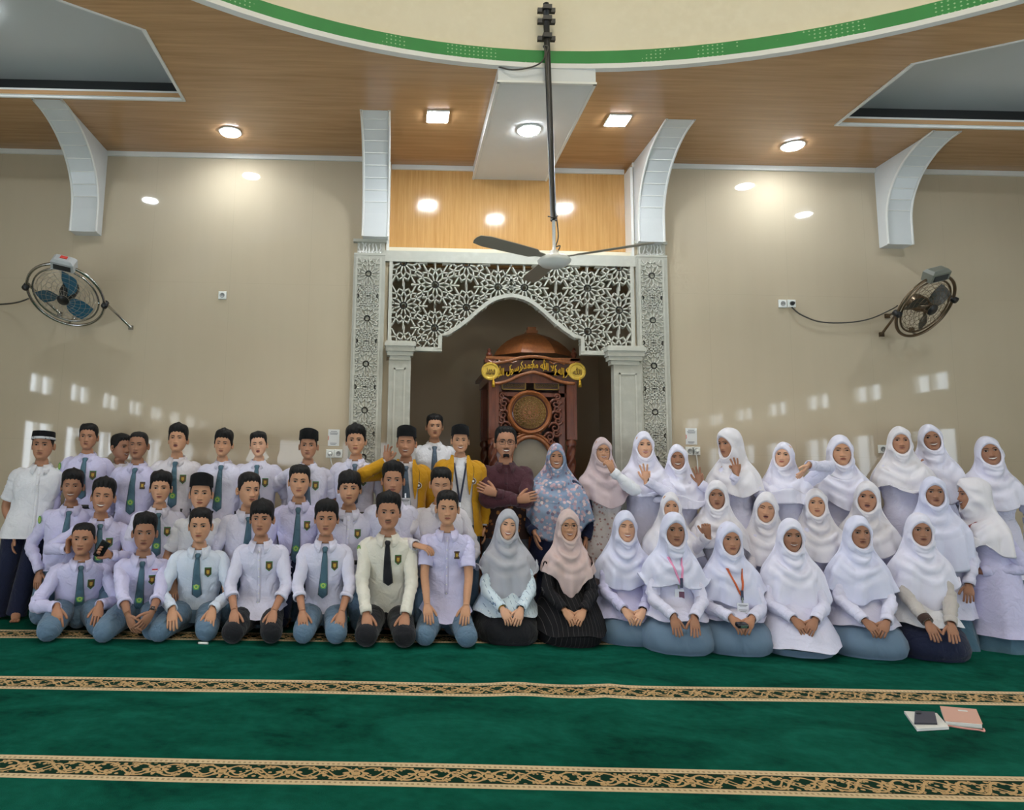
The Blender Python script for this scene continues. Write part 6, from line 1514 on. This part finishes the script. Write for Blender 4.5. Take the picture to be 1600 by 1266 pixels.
person('woman kneeling in front in a pink headscarf, glasses and a black pinstriped dress', 888, 822, 795, 844, 6.03, 'sit', 'b', hijab=H_('pink', front=.60, side=.26, back=.35, hemw=.8, w=.9), tunic='pin', skirt='pin', glasses='bronze', mouth='smile', yaw=-.08, hem=.10, knees=dict(w=.95))
person('smiling girl in white headscarf kneeling next to the woman in black pinstripes', 977, 824, 798, 847, 6.12, 'sit', 'a', hijab=H_('girl3', front=.52, side=.42), tunic='violet', mouth='grin', eyes='shut', yaw=-.1, hem=.20, knees=dict(w=.95), extra=watch(1))
person('girl in white headscarf kneeling in front with a pink lanyard and photo card', 1053, 829, 803, 856, 5.85, 'sit', 'd', hijab=H_('girl3', front=.46, side=.38, hemw=1.1), tunic='lav', yaw=-.15, hem=.25, knees=dict(w=1.0), arms=(dict(kind='lap', d=(.1, -.5, -.85), n=(0, .85, -.5), curl=.2), dict(kind='lap', d=(-.05, -.55, -.8), n=(0, .7, -.7), curl=.15)), extra=lanyard([M_PINKL], (-.06, .04), -.03, (.02, .035, .05, 'pic'), -.27, M_NAVYL))
CT_BOX = person('front row girl with an orange lanyard, holding a small black box', 1140, 843, 816, 867, 5.87, 'sit', 'c', hijab=H_('girl3', front=.54, side=.42, hemw=1.1), tunic='lav', yaw=-.18, hem=.26, knees=dict(w=1.05), wide=1.03, extra=lanyard([M_ORL], (-.05, .07), -.05, (.05, .042, .05, 'txt'), -.30, M_NAVYL))
person('girl kneeling in front in a white headscarf parted down the middle, slight smile', 1236, 838, 807, 859, 5.86, 'sit', 'd', hijab=H_('girl', front=.60, side=.50, hemw=1.12), tunic='lav', mouth='smile', yaw=-.25, hem=.07, knees=dict(w=1.0), hy=-.05)
person('front row girl in bluish-white headscarf with cowl folds and folded hands', 1341, 833, 804, 855, 5.86, 'sit', 'd', hijab=H_('girl3', front=.54, side=.46, hemw=1.1), tunic='lav', yaw=-.25, hem=.23, knees=dict(w=1.05))
person('girl kneeling in front in white headscarf, beige knit sleeves and navy skirt', 1437, 829, 797, 848, 5.84, 'sit', 'd', hijab=H_('girl', front=.60, side=.38, hemw=1.06), tunic='white', skirt='navy', yaw=-.3, hem=.25, hy=-.08, knees=dict(w=.98), arms=(dict(kind='lap', smat='greysl', cuff='brown', d=(.2, -.5, -.85), n=(0, .85, -.5), curl=.2), dict(kind='lap', smat='greysl', d=(-.05, -.55, -.8), n=(0, .7, -.7), curl=.15)))

# ------------------------------------------------------------------ things in hands
def in_hand(c, side, off, size, name, label, cat, mat, rot=(0, 0, 0)):
    P, S, E, Wt, d = c['arm'][side]; p = Wt+d*.075+np.array(off); ca, sa = math.cos(c['a']), math.sin(c['a'])
    w = c['loc']+np.array([ca*p[0]-sa*p[1], sa*p[0]+ca*p[1], p[2]]); r = empty(name, tuple(w), label, cat); r.rotation_euler = (rot[0], rot[1], rot[2]+c['a'])
    h = np.array(size)/2; b = MB(); b.box(-h, h); o = b.build('body_shell', mat, r, smooth=False)
    m = o.modifiers.new('bevel', 'BEVEL'); m.width = min(size)*.3; m.segments = 2
    return r, h
r, h = in_hand(CT_PHONE, 1, (.0, -.035, .02), (.075, .012, .15), 'phone', 'black phone in the hand of the laughing middle row boy', 'phone', M_STEEL, (.3, .5, 0))
b = MB(); b.box((-.028, -.009, .035), (-.006, -.006, .065)); b.build('camera_bump', M_BLACK, r, smooth=False)
r, h = in_hand(CT_BOX, 1, (-.055, -.045, .012), (.085, .06, .035), 'small_box', 'small black box held in the lap by the girl with the orange lanyard', 'box', M_STEEL, (.2, 0, .2))
b = MB(); b.box((-.025, -.034, -.008), (.025, -.0302, .010)); b.build('pale_label', M_SILVER, r, smooth=False)
